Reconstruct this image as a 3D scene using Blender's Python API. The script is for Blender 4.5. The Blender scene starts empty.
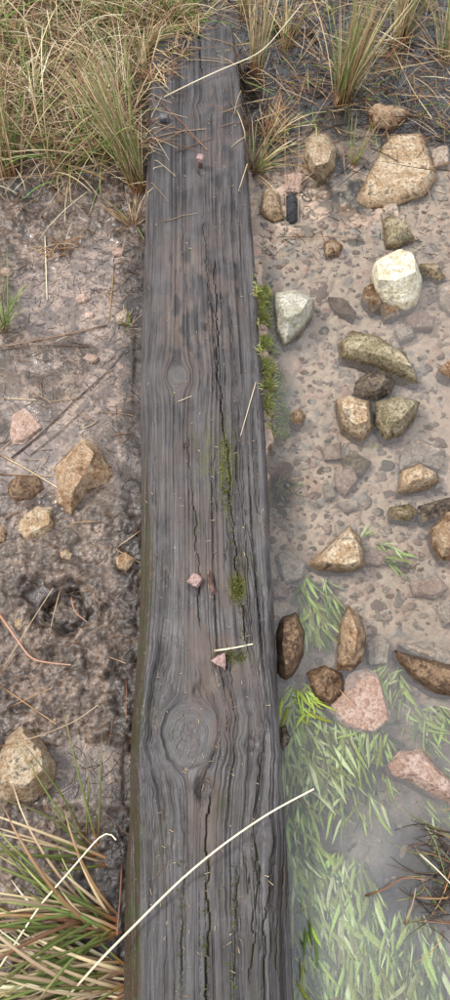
import bpy, math, random
import numpy as np
rad = math.radians
SC = bpy.context.scene
COL = SC.collection

# ------------------------------------------------------------------ camera, sky, sun, exposure
CAM_H, PITCH, F = 1.44, 65.0, 741.0          # metres, degrees below horizontal, focal length in photo pixels (450 x 1000)
cam_d = bpy.data.cameras.new('camera'); cam = bpy.data.objects.new('camera', cam_d); COL.objects.link(cam)
cam.location = (0, 0, CAM_H); cam.rotation_euler = (rad(90 - PITCH), 0, 0)
cam_d.sensor_fit = 'VERTICAL'; cam_d.sensor_height = 36.0; cam_d.lens = 36.0 * F / 1000.0
cam_d.clip_start = 0.02; cam_d.clip_end = 500
SC.camera = cam

SUN_EL, SUN_AZ = 50.0, -75.0                   # azimuth from +Y, clockwise positive
w = bpy.data.worlds.new('World'); SC.world = w; w.use_nodes = True
wn, wl = w.node_tree.nodes, w.node_tree.links
bg = wn['Background']
sky = wn.new('ShaderNodeTexSky'); sky.sky_type = 'NISHITA'; sky.sun_disc = False
sky.sun_elevation = rad(SUN_EL); sky.sun_rotation = rad(SUN_AZ)
sky.air_density = 1.0; sky.dust_density = 4.0; sky.ozone_density = 1.0
hs = wn.new('ShaderNodeHueSaturation'); hs.inputs['Saturation'].default_value = 0.40
wl.new(sky.outputs[0], hs.inputs['Color'])
# overcast: a white layer of cloud over the clear sky
cl = wn.new('ShaderNodeMixRGB'); cl.inputs[0].default_value = 0.75; cl.inputs[2].default_value = (8.6, 8.9, 9.4, 1)
tcw = wn.new('ShaderNodeTexCoord'); sx_ = wn.new('ShaderNodeSeparateXYZ'); wl.new(tcw.outputs['Generated'], sx_.inputs[0])
mr = wn.new('ShaderNodeMapRange'); mr.inputs[1].default_value = 0; mr.inputs[2].default_value = 1; mr.inputs[3].default_value = .45; mr.inputs[4].default_value = 1.35   # overcast sky: brightest overhead, even all round before the added cloud mottling
wl.new(sx_.outputs[2], mr.inputs[0])
oc_ = wn.new('ShaderNodeMixRGB'); oc_.blend_type = 'MULTIPLY'; oc_.inputs[0].default_value = 1; oc_.inputs[1].default_value = (8.4, 8.9, 9.8, 1); wl.new(mr.outputs[0], oc_.inputs[2])
cn = wn.new('ShaderNodeTexNoise'); cn.inputs['Scale'].default_value = 5.5; cn.inputs['Detail'].default_value = 5; wl.new(tcw.outputs['Generated'], cn.inputs['Vector'])
cr = wn.new('ShaderNodeMapRange'); cr.inputs[1].default_value = .33; cr.inputs[2].default_value = .67; cr.inputs[3].default_value = .5; cr.inputs[4].default_value = 1.5; wl.new(cn.outputs[0], cr.inputs[0])  # unseen cloud mottling, added to give reflections on mud and water structure
oc2 = wn.new('ShaderNodeMixRGB'); oc2.blend_type = 'MULTIPLY'; oc2.inputs[0].default_value = 1; wl.new(oc_.outputs[0], oc2.inputs[1]); wl.new(cr.outputs[0], oc2.inputs[2])
wl.new(oc2.outputs[0], cl.inputs[2])
wl.new(hs.outputs[0], cl.inputs[1]); wl.new(cl.outputs[0], bg.inputs[0])
bg.inputs[1].default_value = 0.10
sd = bpy.data.lights.new('sun', 'SUN'); sd.energy = 1.5; sd.angle = rad(12); sd.color = (1, .97, .92)
so = bpy.data.objects.new('sun', sd); COL.objects.link(so)
so.rotation_euler = (rad(90 - SUN_EL), 0, rad(180 - SUN_AZ))
SC.view_settings.view_transform = 'Standard'; SC.view_settings.look = 'None'
SC.view_settings.exposure = 1.12; SC.view_settings.gamma = 1.0; SC.view_settings.use_curve_mapping = False

# ------------------------------------------------------------------ pixel <-> world
_a = rad(90 - PITCH); _c, _s = math.cos(_a), math.sin(_a)
def P(px, py, z=0.0):
    xc = (np.asarray(px, float) - 225) / F; yc = (500 - np.asarray(py, float)) / F
    dy = yc * _c + _s; dz = yc * _s - _c
    t = (z - CAM_H) / dz
    return np.stack([xc * t, dy * t, np.zeros_like(t) + z], -1)
def PX(x, y, z=0.0):
    x = np.asarray(x, float); y = np.asarray(y, float); dz = z - CAM_H
    yc = y * _c + dz * _s; zc = -y * _s + dz * _c
    zc = np.minimum(zc, -0.05)
    return 225 + F * x / -zc, 500 - F * yc / -zc

# ------------------------------------------------------------------ noise
def h2(ix, iy, s):
    with np.errstate(over='ignore'):
        n = (ix.astype(np.int64) * 374761393 + iy.astype(np.int64) * 668265263 + s * 974634777) & 0xffffffff
        n = ((n ^ (n >> 13)) * 1274126177) & 0xffffffff
        n = n ^ (n >> 16)
    return (n & 0xffffff) / float(0x1000000)
def vn(x, y, s=0):
    xi = np.floor(x); yi = np.floor(y); fx = x - xi; fy = y - yi
    fx = fx * fx * fx * (fx * (fx * 6 - 15) + 10); fy = fy * fy * fy * (fy * (fy * 6 - 15) + 10)
    a = h2(xi, yi, s); b = h2(xi + 1, yi, s); c = h2(xi, yi + 1, s); d = h2(xi + 1, yi + 1, s)
    return (a * (1 - fx) + b * fx) * (1 - fy) + (c * (1 - fx) + d * fx) * fy
def fbm(x, y, o=4, s=0, g=.5):
    r = 0; a = 1; t = 0
    for i in range(o):
        r = r + a * vn(x * 2 ** i + 17.3 * i, y * 2 ** i - 9.1 * i, s + i); t += a; a *= g
    return r / t
def ridged(x, y, o=4, s=0, g=.55):
    r = 0; a = 1; t = 0
    for i in range(o):
        r = r + a * (1 - np.abs(2 * vn(x * 2 ** i + 7.7 * i, y * 2 ** i + 3.1 * i, s + i) - 1)); t += a; a *= g
    return r / t
def worley(x, y, s=0):
    xi = np.floor(x); yi = np.floor(y)
    f1 = np.full(x.shape, 9.); f2 = np.full(x.shape, 9.); cid = np.zeros(x.shape)
    for i in (-1, 0, 1):
        for j in (-1, 0, 1):
            cx, cy = xi + i, yi + j
            d = np.hypot(cx + h2(cx, cy, s) - x, cy + h2(cx, cy, s + 1) - y)
            n = d < f1
            f2 = np.where(n, f1, np.minimum(f2, d)); cid = np.where(n, h2(cx, cy, s + 2), cid); f1 = np.where(n, d, f1)
    return f1, f2, cid
def ss(a, b, x):
    t = np.clip((x - a) / (b - a), 0, 1); return t * t * (3 - 2 * t)
def blob(X, Y, cx, cy, rx, ry, soft=.5):
    return 1 - ss(1 - soft, 1 + soft, np.hypot((X - cx) / rx, (Y - cy) / ry))

# ------------------------------------------------------------------ node helpers
class NT:
    def __init__(self, name):
        self.m = bpy.data.materials.new(name); self.m.use_nodes = True
        self.n = self.m.node_tree.nodes; self.l = self.m.node_tree.links
        self.b = self.n['Principled BSDF']; self.out = self.n['Material Output']
    def put(self, sock, v):
        if v is None: return
        if hasattr(v, 'is_output'): self.l.new(v, sock)
        elif sock.type == 'RGBA' and isinstance(v, (int, float)): sock.default_value = (v, v, v, 1)
        else: sock.default_value = (tuple(v) + (1,)) if isinstance(v, tuple) and len(v) == 3 and sock.type == 'RGBA' else v
    def attr(self, name, out='Fac', typ='GEOMETRY'):
        a = self.n.new('ShaderNodeAttribute'); a.attribute_name = name; a.attribute_type = typ; return a.outputs[out]
    def obj(self): return self.n.new('ShaderNodeTexCoord').outputs['Object']
    def noise(self, scale, vec=None, detail=4, rough=.55, dist=0.0):
        t = self.n.new('ShaderNodeTexNoise'); t.inputs['Scale'].default_value = scale
        t.inputs['Detail'].default_value = detail; t.inputs['Roughness'].default_value = rough; t.inputs['Distortion'].default_value = dist
        if vec is not None: self.l.new(vec, t.inputs['Vector'])
        return t.outputs[0]
    def vor(self, scale, vec=None, feature='F1', out=0):
        t = self.n.new('ShaderNodeTexVoronoi'); t.feature = feature; t.inputs['Scale'].default_value = scale
        if vec is not None: self.l.new(vec, t.inputs['Vector'])
        return t.outputs[out]
    def ramp(self, fac, a, b, lo=0.0, hi=1.0):
        t = self.n.new('ShaderNodeMapRange'); t.interpolation_type = 'SMOOTHSTEP'
        self.put(t.inputs[0], fac); t.inputs[1].default_value = a; t.inputs[2].default_value = b
        t.inputs[3].default_value = lo; t.inputs[4].default_value = hi; return t.outputs[0]
    def mix(self, f, a, b, mode='MIX'):
        t = self.n.new('ShaderNodeMixRGB'); t.blend_type = mode
        self.put(t.inputs[0], f); self.put(t.inputs[1], a); self.put(t.inputs[2], b); return t.outputs[0]
    def math(self, op, a, b=0.0, clamp=False):
        t = self.n.new('ShaderNodeMath'); t.operation = op; t.use_clamp = clamp
        self.put(t.inputs[0], a); self.put(t.inputs[1], b); return t.outputs[0]
    def hsv(self, col, h=.5, s=1.0, v=1.0):
        t = self.n.new('ShaderNodeHueSaturation'); self.put(t.inputs['Hue'], h); self.put(t.inputs['Saturation'], s)
        self.put(t.inputs['Value'], v); self.put(t.inputs['Color'], col); return t.outputs[0]
    def rnd(self): return self.n.new('ShaderNodeObjectInfo').outputs['Random']
    def bump(self, h, strength=.5, dist=.002, prev=None):
        t = self.n.new('ShaderNodeBump'); t.inputs['Strength'].default_value = strength; t.inputs['Distance'].default_value = dist
        self.put(t.inputs['Height'], h)
        if prev is not None: self.l.new(prev, t.inputs['Normal'])
        return t.outputs[0]
    def finish(self, col, rough, normal=None, spec=.5):
        self.put(self.b.inputs['Base Color'], col); self.put(self.b.inputs['Roughness'], rough)
        if normal is not None: self.l.new(normal, self.b.inputs['Normal'])
        self.b.inputs['Specular IOR Level'].default_value = spec
        return self.m

# ------------------------------------------------------------------ object helpers
def tag(o, label=None, cat=None, group=None, kind=None):
    if label: o['label'] = label
    if cat: o['category'] = cat
    if group: o['group'] = group
    if kind: o['kind'] = kind
    return o
def mesh_from(name, v, f, mats=(), attrs=None, smooth=True):
    me = bpy.data.meshes.new(name)
    v = np.asarray(v, np.float32)
    if isinstance(f, np.ndarray):
        n, k = f.shape
        me.vertices.add(len(v)); me.vertices.foreach_set('co', v.ravel())
        me.loops.add(n * k); me.loops.foreach_set('vertex_index', f.astype(np.int32).ravel())
        me.polygons.add(n); me.polygons.foreach_set('loop_start', np.arange(0, n * k, k, dtype=np.int32))
        me.polygons.foreach_set('loop_total', np.full(n, k, np.int32))
        me.update(calc_edges=True)
    else:
        me.from_pydata([tuple(map(float, q)) for q in v], [], f)
    if smooth: me.polygons.foreach_set('use_smooth', np.ones(len(me.polygons), bool))
    for k, a in (attrs or {}).items():
        a = np.asarray(a, np.float32)
        if a.ndim == 2:
            at = me.attributes.new(k, 'FLOAT_VECTOR', 'POINT'); at.data.foreach_set('vector', a.ravel())
        else:
            at = me.attributes.new(k, 'FLOAT', 'POINT'); at.data.foreach_set('value', a.ravel())
    for m in mats: me.materials.append(m)
    me.validate(); me.update()
    return me
def link(name, data, parent=None, loc=None):
    o = bpy.data.objects.new(name, data); COL.objects.link(o)
    if parent is not None: o.parent = parent
    if loc is not None: o.location = loc
    return o
def grid_faces(nr, nc):
    i = np.arange(nr * nc).reshape(nr, nc)
    return np.stack([i[:-1, :-1], i[:-1, 1:], i[1:, 1:], i[1:, :-1]], -1).reshape(-1, 4)

class MB:                                          # collects tapered tubes (stems, blades, twigs)
    def __init__(self): self.v = []; self.f = []; self.t = []; self.r = []
    def tube(self, pts, r, sides=3, rnd=0.5, flat=1.0):
        pts = np.asarray(pts, float); n = len(pts); r = np.broadcast_to(np.asarray(r, float), (n,))
        d = np.gradient(pts, axis=0); d /= np.linalg.norm(d, axis=1)[:, None] + 1e-9
        up = np.array([0, 0, 1.]) if abs(d[0][2]) < .93 else np.array([1., 0, 0])
        a = np.cross(d, up); a /= np.linalg.norm(a, axis=1)[:, None] + 1e-9; b = np.cross(d, a)
        base = len(self.v)
        for i in range(n):
            for k in range(sides):
                th = 2 * math.pi * k / sides + .5
                self.v.append(pts[i] + r[i] * (a[i] * math.cos(th) + b[i] * math.sin(th) * flat))
                self.t.append(i / (n - 1)); self.r.append(rnd)
        for i in range(n - 1):
            for k in range(sides):
                k2 = (k + 1) % sides
                self.f.append((base + i * sides + k, base + i * sides + k2, base + (i + 1) * sides + k2, base + (i + 1) * sides + k))
        self.f.append(tuple(base + k for k in range(sides))); self.f.append(tuple(base + (n - 1) * sides + k for k in reversed(range(sides))))
    def build(self, name, mat, parent=None, origin=(0, 0, 0)):
        me = mesh_from(name, np.array(self.v) - np.array(origin), self.f, [mat], {'t': self.t, 'rnd': self.r})
        return link(name, me, parent, None if parent is not None else origin)

def interp_poly(pts, n):
    pts = np.asarray(pts, float); d = np.r_[0, np.cumsum(np.linalg.norm(np.diff(pts, axis=0), axis=1))]
    t = np.linspace(0, d[-1], n); q = np.stack([np.interp(t, d, pts[:, k]) for k in range(pts.shape[1])], 1)
    for _ in range(2): q[1:-1] = .25 * q[:-2] + .5 * q[1:-1] + .25 * q[2:]
    return q

# ------------------------------------------------------------------ beam frame
ZT = 0.085                                        # top of the timber above the water
L_PX = [(152, 28), (150, 85), (147, 180), (143, 300), (140, 400), (141, 460), (142, 520), (141, 580), (138, 640), (133, 720), (129, 800), (125, 900), (122, 1000)]
R_PX = [(233, 28), (238, 60), (243, 110), (250, 200), (257, 290), (262, 370), (266, 440), (268, 490), (271, 560), (274, 620), (278, 700), (283, 790), (288, 870), (292, 950), (295, 1000)]
Lw = P(*np.array(L_PX, float).T, np.interp(np.array(L_PX)[:, 1], [300, 540, 1000], [ZT - .009, ZT - .036, ZT - .045]))[:, :2]; Rw = P(*np.array(R_PX, float).T, ZT)[:, :2]
ORG = (Lw[-1] + Rw[-1]) / 2; far = (Lw[0] + Rw[0]) / 2
AX = (far - ORG) / np.linalg.norm(far - ORG); BX = np.array([AX[1], -AX[0]])
def uvw(p): q = np.asarray(p)[..., :2] - ORG; return q @ BX, q @ AX
LU, LV = uvw(Lw); RU, RV = uvw(Rw)
V_FAR = float((LV[0] + RV[0]) / 2); V_NEAR = V_FAR - 2.62
def wL(v): return np.interp(v, LV[::-1], LU[::-1])
def wR(v): return np.interp(v, RV[::-1], RU[::-1])
def beam_px(px, py, z=ZT): return uvw(P(px, py, z))          # -> (u across from axis, v along)
print('beam widths', [round(float(wR(v) - wL(v)), 3) for v in np.linspace(0, V_FAR, 7)], 'len', V_FAR)

# ------------------------------------------------------------------ ground sheet: mud bank, stream bed, turf
dx = 0.0037
def axis(a, b):
    c = np.arange(a, b, dx); g = dx; lo = [c[0]]; hi = [c[-1]]
    while hi[-1] < b + 70:
        g *= 1.42; hi.append(hi[-1] + g); lo.append(lo[-1] - g)
    return np.r_[np.array(lo[1:])[::-1], c, np.array(hi[1:])]
gx = axis(-0.92, 0.92); gy = axis(-0.48, 2.62)
GX, GY = np.meshgrid(gx, gy)
X, Y = PX(GX, GY)
_q = np.stack([GX, GY], -1); BU, BV = uvw(_q)
left = 1 - ss(-0.02, 0.05, BU)                                  # 1 on the mud bank, 0 on the water side
far_out = ss(0.2, 1.6, np.maximum(np.maximum(np.abs(GX) - .9, GY - 2.5), -.45 - GY))
n_lo = fbm(GX * 5, GY * 5, 4, 1); n_mid = fbm(GX * 22, GY * 22, 4, 5); n_fine = fbm(GX * 80, GY * 80, 3, 9)
wx = GX + .02 * (fbm(GX * 14, GY * 14, 3, 31) - .5); wy = GY + .02 * (fbm(GX * 14, GY * 14, 3, 32) - .5)
rid = ridged(wx * 30, wy * 30, 4, 12); rid2 = ridged(wx * 75, wy * 75, 3, 21)
# left mud
rough = np.clip(blob(X, Y, 85, 660, 130, 150) * 1.0 + blob(X, Y, 70, 215, 110, 55) * .55 + .9 * ss(760, 800, Y) + .10 + .5 * (n_lo - .5), .05, 1.1)
hl = .010 + .022 * (n_lo - .45) + rough * (.022 * (n_mid - .5) + .014 * (rid - .62) + .011 * (rid2 - .6) + .006 * (ridged(GX * 150, GY * 150, 2, 44) - .6)) + .004 * (n_mid - .5) + .0015 * (n_fine - .5)
hl += .022 * blob(X, Y, 100, 690, 50, 60) * (n_mid)
Xw = X + 26 * (n_mid - .5) + 14 * (rid - .6); Yw = Y + 26 * (fbm(GX * 26, GY * 26, 3, 88) - .5)
fp = blob(Xw, Yw, 67, 610, 31, 24, .28); fp2 = blob(Xw, Yw, 44, 595, 15, 12, .3)
hl += .010 * blob(X, Y, 66, 610, 44, 38, .35) * (.5 + n_mid) - .050 * fp * (.75 + .4 * n_mid) - .028 * fp2
hl += -.025 * blob(X, Y, 100, 770, 40, 30) + .03 * (1 - ss(150, 215, Y + 30 * (n_lo - .5)))
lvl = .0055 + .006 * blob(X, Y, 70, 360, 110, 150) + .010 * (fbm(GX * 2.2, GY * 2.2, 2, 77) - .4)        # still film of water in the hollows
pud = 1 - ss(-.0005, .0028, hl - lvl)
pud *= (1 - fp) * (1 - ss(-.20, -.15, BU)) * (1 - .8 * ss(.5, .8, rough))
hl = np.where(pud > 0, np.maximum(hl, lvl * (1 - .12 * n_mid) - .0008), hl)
hl = np.where(np.maximum(fp, fp2) > .02, hl, np.maximum(hl, .0012))
# right: stream bed
f1, f2, cid = worley(GX * 62 + 1.2 * n_mid, GY * 62 + 1.2 * n_fine, 3)
F1, F2, CID = worley(GX * 25 + 1.3 * n_mid, GY * 25 + 1.0 * n_mid, 8)
peb = ss(.03, .30, f2 - f1) * (h2(np.floor(cid * 4096), np.zeros_like(cid), 4) * .8 + .2)
PEB = ss(.03, .22, F2 - F1) * ss(.45, .6, CID)
deep = .016 + .018 * ss(255, 330, Y) + .012 * ss(500, 600, Y) + .035 * ss(620, 840, Y)
deep -= .0125 * (1 - ss(225, 275, Y + (X - 330) * .25)) * (1 - ss(395, 420, X))
hr = -deep + .012 * (n_lo - .5) + .0026 * peb + .0045 * PEB + .002 * (n_fine - .5)
bank = (1 - ss(.155, .185, BU + .03 * (n_mid - .5) + .02 * ss(430, 470, Y))) * ss(240, 290, Y) * (1 - ss(500, 540, Y))
hr = hr * (1 - bank) + bank * (.008 + .012 * n_mid)
peat = 1 - ss(118, 165, Y + 60 * (n_lo - .5) + 25 * (n_mid - .5))
hr = hr * (1 - peat) + peat * (-.020 + .075 * (n_lo - .47) + .040 * (n_mid - .5) + .02 * (rid2 - .6))
blk = blob(X, Y, 350, 185, 30, 34) * (1 - ss(.55, .75, n_mid)) + blob(X, Y, 275, 130, 30, 45) + blob(X, Y, 432, 875, 40, 60) + blob(X, Y, 282, 485, 12, 28)
hr += .045 * blob(X, Y, 440, 880, 36, 50)
H = hl * left + hr * (1 - left)
H = H * (1 - far_out) + far_out * (.07 + .12 * n_lo + .02 * n_mid)
turf = np.clip(far_out + left * (1 - ss(160, 215, Y + 50 * (n_lo - .5))), 0, 1)
def hq(x, y):
    x = float(x); y = float(y)
    i = int(np.clip(np.searchsorted(gx, x) - 1, 0, len(gx) - 2)); j = int(np.clip(np.searchsorted(gy, y) - 1, 0, len(gy) - 2))
    fx = (x - gx[i]) / (gx[i + 1] - gx[i]); fy = (y - gy[j]) / (gy[j + 1] - gy[j])
    return float((H[j, i] * (1 - fx) + H[j, i + 1] * fx) * (1 - fy) + (H[j + 1, i] * (1 - fx) + H[j + 1, i + 1] * fx) * fy)

m = NT('wet_ground')
oc = m.obj()
a_left, a_turf, a_peat, a_cell, a_pud, a_gap, a_blk = (m.attr(k) for k in ('left', 'turf', 'peat', 'cell', 'puddle', 'gap', 'black'))
n1 = m.noise(9, oc, 5); n2 = m.noise(55, oc, 5, .6, .6); n3 = m.noise(260, oc, 3)
n4 = m.noise(24, oc, 5, .62, .8); n5 = m.noise(130, oc, 4, .65, .5)
mud = m.mix(m.ramp(n1, .38, .62), (.055, .037, .026), (.110, .077, .056))
mud = m.mix(m.ramp(n4, .49, .58, 0, .85), mud, (.190, .131, .093))
mud = m.mix(m.ramp(n2, .54, .66, 0, .6), mud, (.034, .024, .018))
mud = m.mix(m.ramp(n5, .52, .62, 0, .75), mud, (.026, .018, .013))
mud = m.mix(m.math('MULTIPLY', a_pud, m.ramp(n5, .42, .6, .85, .15)), mud, m.mix(m.ramp(n4, .4, .6), (.120, .085, .065), (.27, .192, .142)))  # puddle silt painted paler to carry the sky sheen of wet mud
bed = m.mix(m.ramp(a_cell, 0, 1), (.33, .235, .170), (.47, .355, .27))
bed = m.mix(m.ramp(a_cell, .72, .78), bed, (.35, .225, .165))
bed = m.mix(m.ramp(a_cell, .25, .2), bed, (.23, .195, .165))
bed = m.mix(m.math('MULTIPLY', a_gap, m.ramp(n4, .4, .62, .4, .0)), bed, (.20, .15, .115))
bed = m.mix(m.ramp(n4, .42, .56, 0, .85), bed, m.mix(m.ramp(n1, .4, .6), (.45, .325, .24), (.36, .27, .205)))
bed = m.mix(m.ramp(n2, .54, .68, 0, .5), bed, (.24, .185, .145))
deepm = m.attr('deep'); bed = m.mix(m.math('MULTIPLY', deepm, m.ramp(n1, .35, .6, .95, .6)), bed, m.mix(m.ramp(n4, .4, .6), (.19, .175, .15), (.11, .10, .08)))
pt = m.mix(m.ramp(n2, .4, .6), (.010, .008, .007), (.040, .028, .020))
tf = m.mix(m.ramp(n2, .4, .65), (.030, .022, .015), (.085, .060, .034))
tf = m.mix(m.ramp(n1, .5, .6, 0, .4), tf, (.07, .085, .025))
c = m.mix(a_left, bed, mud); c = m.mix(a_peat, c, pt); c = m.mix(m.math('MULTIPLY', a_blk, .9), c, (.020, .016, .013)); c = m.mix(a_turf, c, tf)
c = m.mix(m.ramp(n3, .55, .75, 0, .45), c, (.03, .024, .02))
r = m.mix(a_left, m.ramp(n2, .3, .7, .25, .50), m.math('MULTIPLY', m.ramp(n5, .35, .62, .75, 1.25), m.ramp(n1, .42, .58, .26, .42)))
r = m.mix(a_pud, r, .10); r = m.mix(a_turf, r, .8)
nb = m.bump(n2, .5, .003); m.l.new(m.math('MULTIPLY_ADD', a_pud, -.42), nb.node.inputs['Strength']); nb.node.inputs['Strength'].links[0].from_node.inputs[2].default_value = .5
nb2 = m.bump(n3, .5, .0016, nb); m.l.new(m.math('MULTIPLY_ADD', a_pud, -.45), nb2.node.inputs['Strength']); nb2.node.inputs['Strength'].links[0].from_node.inputs[2].default_value = .5
nb3 = m.bump(n5, .5, .003, nb2); m.l.new(m.math('MULTIPLY_ADD', a_pud, -.47), nb3.node.inputs['Strength']); nb3.node.inputs['Strength'].links[0].from_node.inputs[2].default_value = .5
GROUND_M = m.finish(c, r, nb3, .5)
m.put(m.b.inputs['Specular IOR Level'], m.mix(a_left, .06, m.mix(a_pud, .42, .9)))      # the bed lies under water: no air gloss there
gapv = np.maximum(1 - ss(.02, .16, f2 - f1), 0)
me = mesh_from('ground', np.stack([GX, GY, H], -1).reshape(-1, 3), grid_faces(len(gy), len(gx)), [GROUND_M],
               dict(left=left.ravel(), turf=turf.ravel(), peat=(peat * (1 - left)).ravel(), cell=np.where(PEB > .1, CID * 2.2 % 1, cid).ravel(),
                    puddle=(pud * left).ravel(), gap=gapv.ravel(), deep=(ss(610, 800, Y + 120 * (n_lo - .5)) * .85 * (1 - left)).ravel(), black=np.clip(blk * (1 - left) + left * (0.75 * ss(-.19, -.155, BU + .05 * (n_mid - .5)) * ss(200, 260, Y) + .9 * blob(X, Y, 95, 930, 60, 90) + .45 * ss(.2, .8, np.maximum(fp, fp2)) + .8 * blob(X, Y, 25, 195, 18, 14)) * (.5 + .9 * n_fine), 0, 1).ravel()))  # boot hollow blackened: shade painted in together with its dark litter
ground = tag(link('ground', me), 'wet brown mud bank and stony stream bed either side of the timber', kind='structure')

# ------------------------------------------------------------------ water
wyv = np.arange(-1.2, 4.0, .016); wxn = 150
rows = []
for yv in wyv:
    x0 = (ORG + AX * ((yv - ORG[1]) / AX[1]))[0]
    rows.append(np.stack([x0 + (np.linspace(0, 1, wxn) ** 1.3) * (3.0 - x0), np.full(wxn, yv), np.zeros(wxn)], -1))
WV = np.array(rows)
dep = np.array([[max(0, -hq(p[0], p[1])) for p in rw[::1]] for rw in WV])
m = NT('water'); oc = m.obj()
n1 = m.noise(3.2, oc, 3); n2 = m.noise(16, oc, 3)
sky_silt_veil = m.math('MULTIPLY', m.attr('sky_silt_veil'), m.ramp(n1, .3, .7, .6, 1.3))
fr = m.n.new('ShaderNodeFresnel'); fr.inputs['IOR'].default_value = 1.42
bn = m.bump(n2, .35, .006); m.l.new(bn, fr.inputs['Normal'])
tr = m.n.new('ShaderNodeBsdfTransparent'); tr.inputs[0].default_value = (.93, .95, .93, 1)
df = m.n.new('ShaderNodeBsdfDiffuse'); m.put(df.inputs[0], m.mix(m.ramp(m.attr('sky_silt_veil'), .07, .16), (.55, .51, .49), (.52, .56, .58)))  # pale diffuse layer: sky reflection painted into the colour, plus suspended silt
gl = m.n.new('ShaderNodeBsdfGlossy'); gl.inputs['Roughness'].default_value = .02; m.l.new(bn, gl.inputs['Normal'])
s1 = m.n.new('ShaderNodeMixShader'); m.l.new(sky_silt_veil, s1.inputs[0]); m.l.new(tr.outputs[0], s1.inputs[1]); m.l.new(df.outputs[0], s1.inputs[2])
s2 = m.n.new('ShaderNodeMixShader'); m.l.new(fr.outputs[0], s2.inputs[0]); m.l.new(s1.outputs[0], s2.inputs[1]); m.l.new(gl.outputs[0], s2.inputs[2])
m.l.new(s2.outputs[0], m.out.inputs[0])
WATER_M = m.m
me = mesh_from('water', WV.reshape(-1, 3), grid_faces(len(wyv), wxn), [WATER_M], {'sky_silt_veil': (1 - np.exp(-np.interp(dep, [0, .035, .05, .08], [.8, .9, 1.0, 1.0]) * dep) + .03 * np.clip(dep / .006, 0, 1)).ravel()})
water = tag(link('water', me), 'shallow still cloudy water with painted sky sheen over stones and weed', kind='structure')

# ------------------------------------------------------------------ timber beam
vv = np.r_[np.arange(V_NEAR, -0.06, .006), np.arange(-0.06, V_FAR, .0018), [V_FAR]]
NU = 290
uu = np.linspace(0, 1, NU)
VV = np.repeat(vv[:, None], NU, 1)
endn = .010 * (fbm(uu * 9, uu * 0 + 3.3, 4, 51) - .5)             # ragged far end
VV = VV + np.where(VV > V_FAR - .05, (VV - V_FAR + .05) / .05, 0) * endn[None, :]
jag = lambda v, s: .007 * (fbm(v * 7, v * 0, 6, s, .62) - .5)
WL = wL(vv) + jag(vv, 61); WR = wR(vv) + jag(vv, 67)
UU = WL[:, None] + uu[None, :] * (WR - WL)[:, None]
_, Yv = PX(*( (ORG + AX * vv[:, None]).T), ZT)                    # photo row of each station along the timber
Yv = np.where(vv < -.05, 1010, Yv)
ubL = np.interp(Yv, [0, 380, 460, 540, 660, 720, 800, 900, 1000], [.035, .045, .075, .12, .105, .085, .085, .13, .14])
dL = np.interp(Yv, [0, 380, 460, 540, 660, 900, 1000], [.009, .012, .022, .036, .036, .042, .045])
ubR = np.interp(Yv, [0, 500, 760, 900, 1000], [.04, .045, .06, .13, .15]); dR = np.interp(Yv, [0, 500, 760, 900, 1000], [.009, .01, .013, .022, .026])
bevL = np.clip(1 - uu[None, :] / ubL[:, None], 0, 1); bevR = np.clip(1 - (1 - uu[None, :]) / ubR[:, None], 0, 1)
drop = dL[:, None] * bevL ** 1.35 + dR[:, None] * bevR ** 1.7
# grain that flows round the knots
KN = [((178, 375), .021, .024, 1), ((189, 733), .046, .058, 1), ((264, 842), .012, .022, .8), ((205, 106), .016, .016, .7), ((250, 744), .015, .02, .6), ((223, 330), .008, .012, .4), ((168, 690), .010, .03, .4)]
g = UU + .010 * (fbm(UU * 5, VV * 1.3, 3, 71) - .5)
ku0, kv0 = beam_px(189, 733); ring = np.zeros_like(UU); kin = np.zeros_like(UU); knot_edge = np.zeros_like(UU)
for (kx, ky), au, av, k in KN:
    ku, kv = beam_px(kx, ky); wob = 1 + .22 * (fbm(UU * 45, VV * 45, 2, int(kx)) - .5)
    ddx = (UU - ku) / au; ddy = (VV - kv) / av; r = np.hypot(ddx, ddy) * wob
    rr = np.maximum(r, 1.0)
    g = g - k * (UU - ku) / rr ** 2.0 * np.where(r < 1, r, 1)
    ins = 1 - ss(.9, 1.05, r) if k == 1 else np.zeros_like(r)
    kin = np.maximum(kin, ins); ring += ins * (.5 + .5 * np.sin(r * (22 if au > .03 else 17)))
    if k == 1: knot_edge = np.maximum(knot_edge, np.exp(-((r - .97) / .07) ** 2) * ss(.3, .6, fbm(UU * 60, VV * 60, 2, 555)) * (1 if au > .02 else .5))
side_r = ss(.45, .8, uu)[None, :] * np.ones_like(UU)
near = ss(600, 820, Yv)[:, None] * np.ones_like(UU)
crk_mask = np.clip(.30 + .7 * side_r * (.35 + .8 * near) + .55 * near * fbm(UU * 10, VV * 1.5, 2, 90) + .3 * ss(.35, .5, uu)[None, :] * ss(180, 260, Yv)[:, None], 0, 1.2)
fine = fbm(g * 420, VV * 6, 2, 101) - .5; mid = fbm(g * 150, VV * 3.0, 3, 111) - .5; low = fbm(g * 40, VV * 1.6, 3, 121) - .5
nz = fbm(g * 95 + .3 * vn(g * 90, VV * 60, 7), VV * 3.2 + .15 * vn(g * 300, VV * 40, 3), 2, 131)
groove = (1 - ss(0, .045, np.abs(nz - .5))) * ss(.30, .62, fbm(g * 30, VV * 2.4, 3, 141))
lnz = vn(g * 215 + .8 * vn(g * 40, VV * 5, 160), VV * 1.5 + 3 * vn(g * 60, g * 0, 161), 162); lines = ss(.52, .80, lnz) * ss(.25, .5, fbm(g * 22, VV * 1.8, 2, 163))
st = fbm(g * 34, VV * 2.0 + .12 * vn(UU * 160, VV * 55, 9), 2, 151) * 7; step = np.floor(st) + ss(.78, 1.0, st - np.floor(st))
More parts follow.
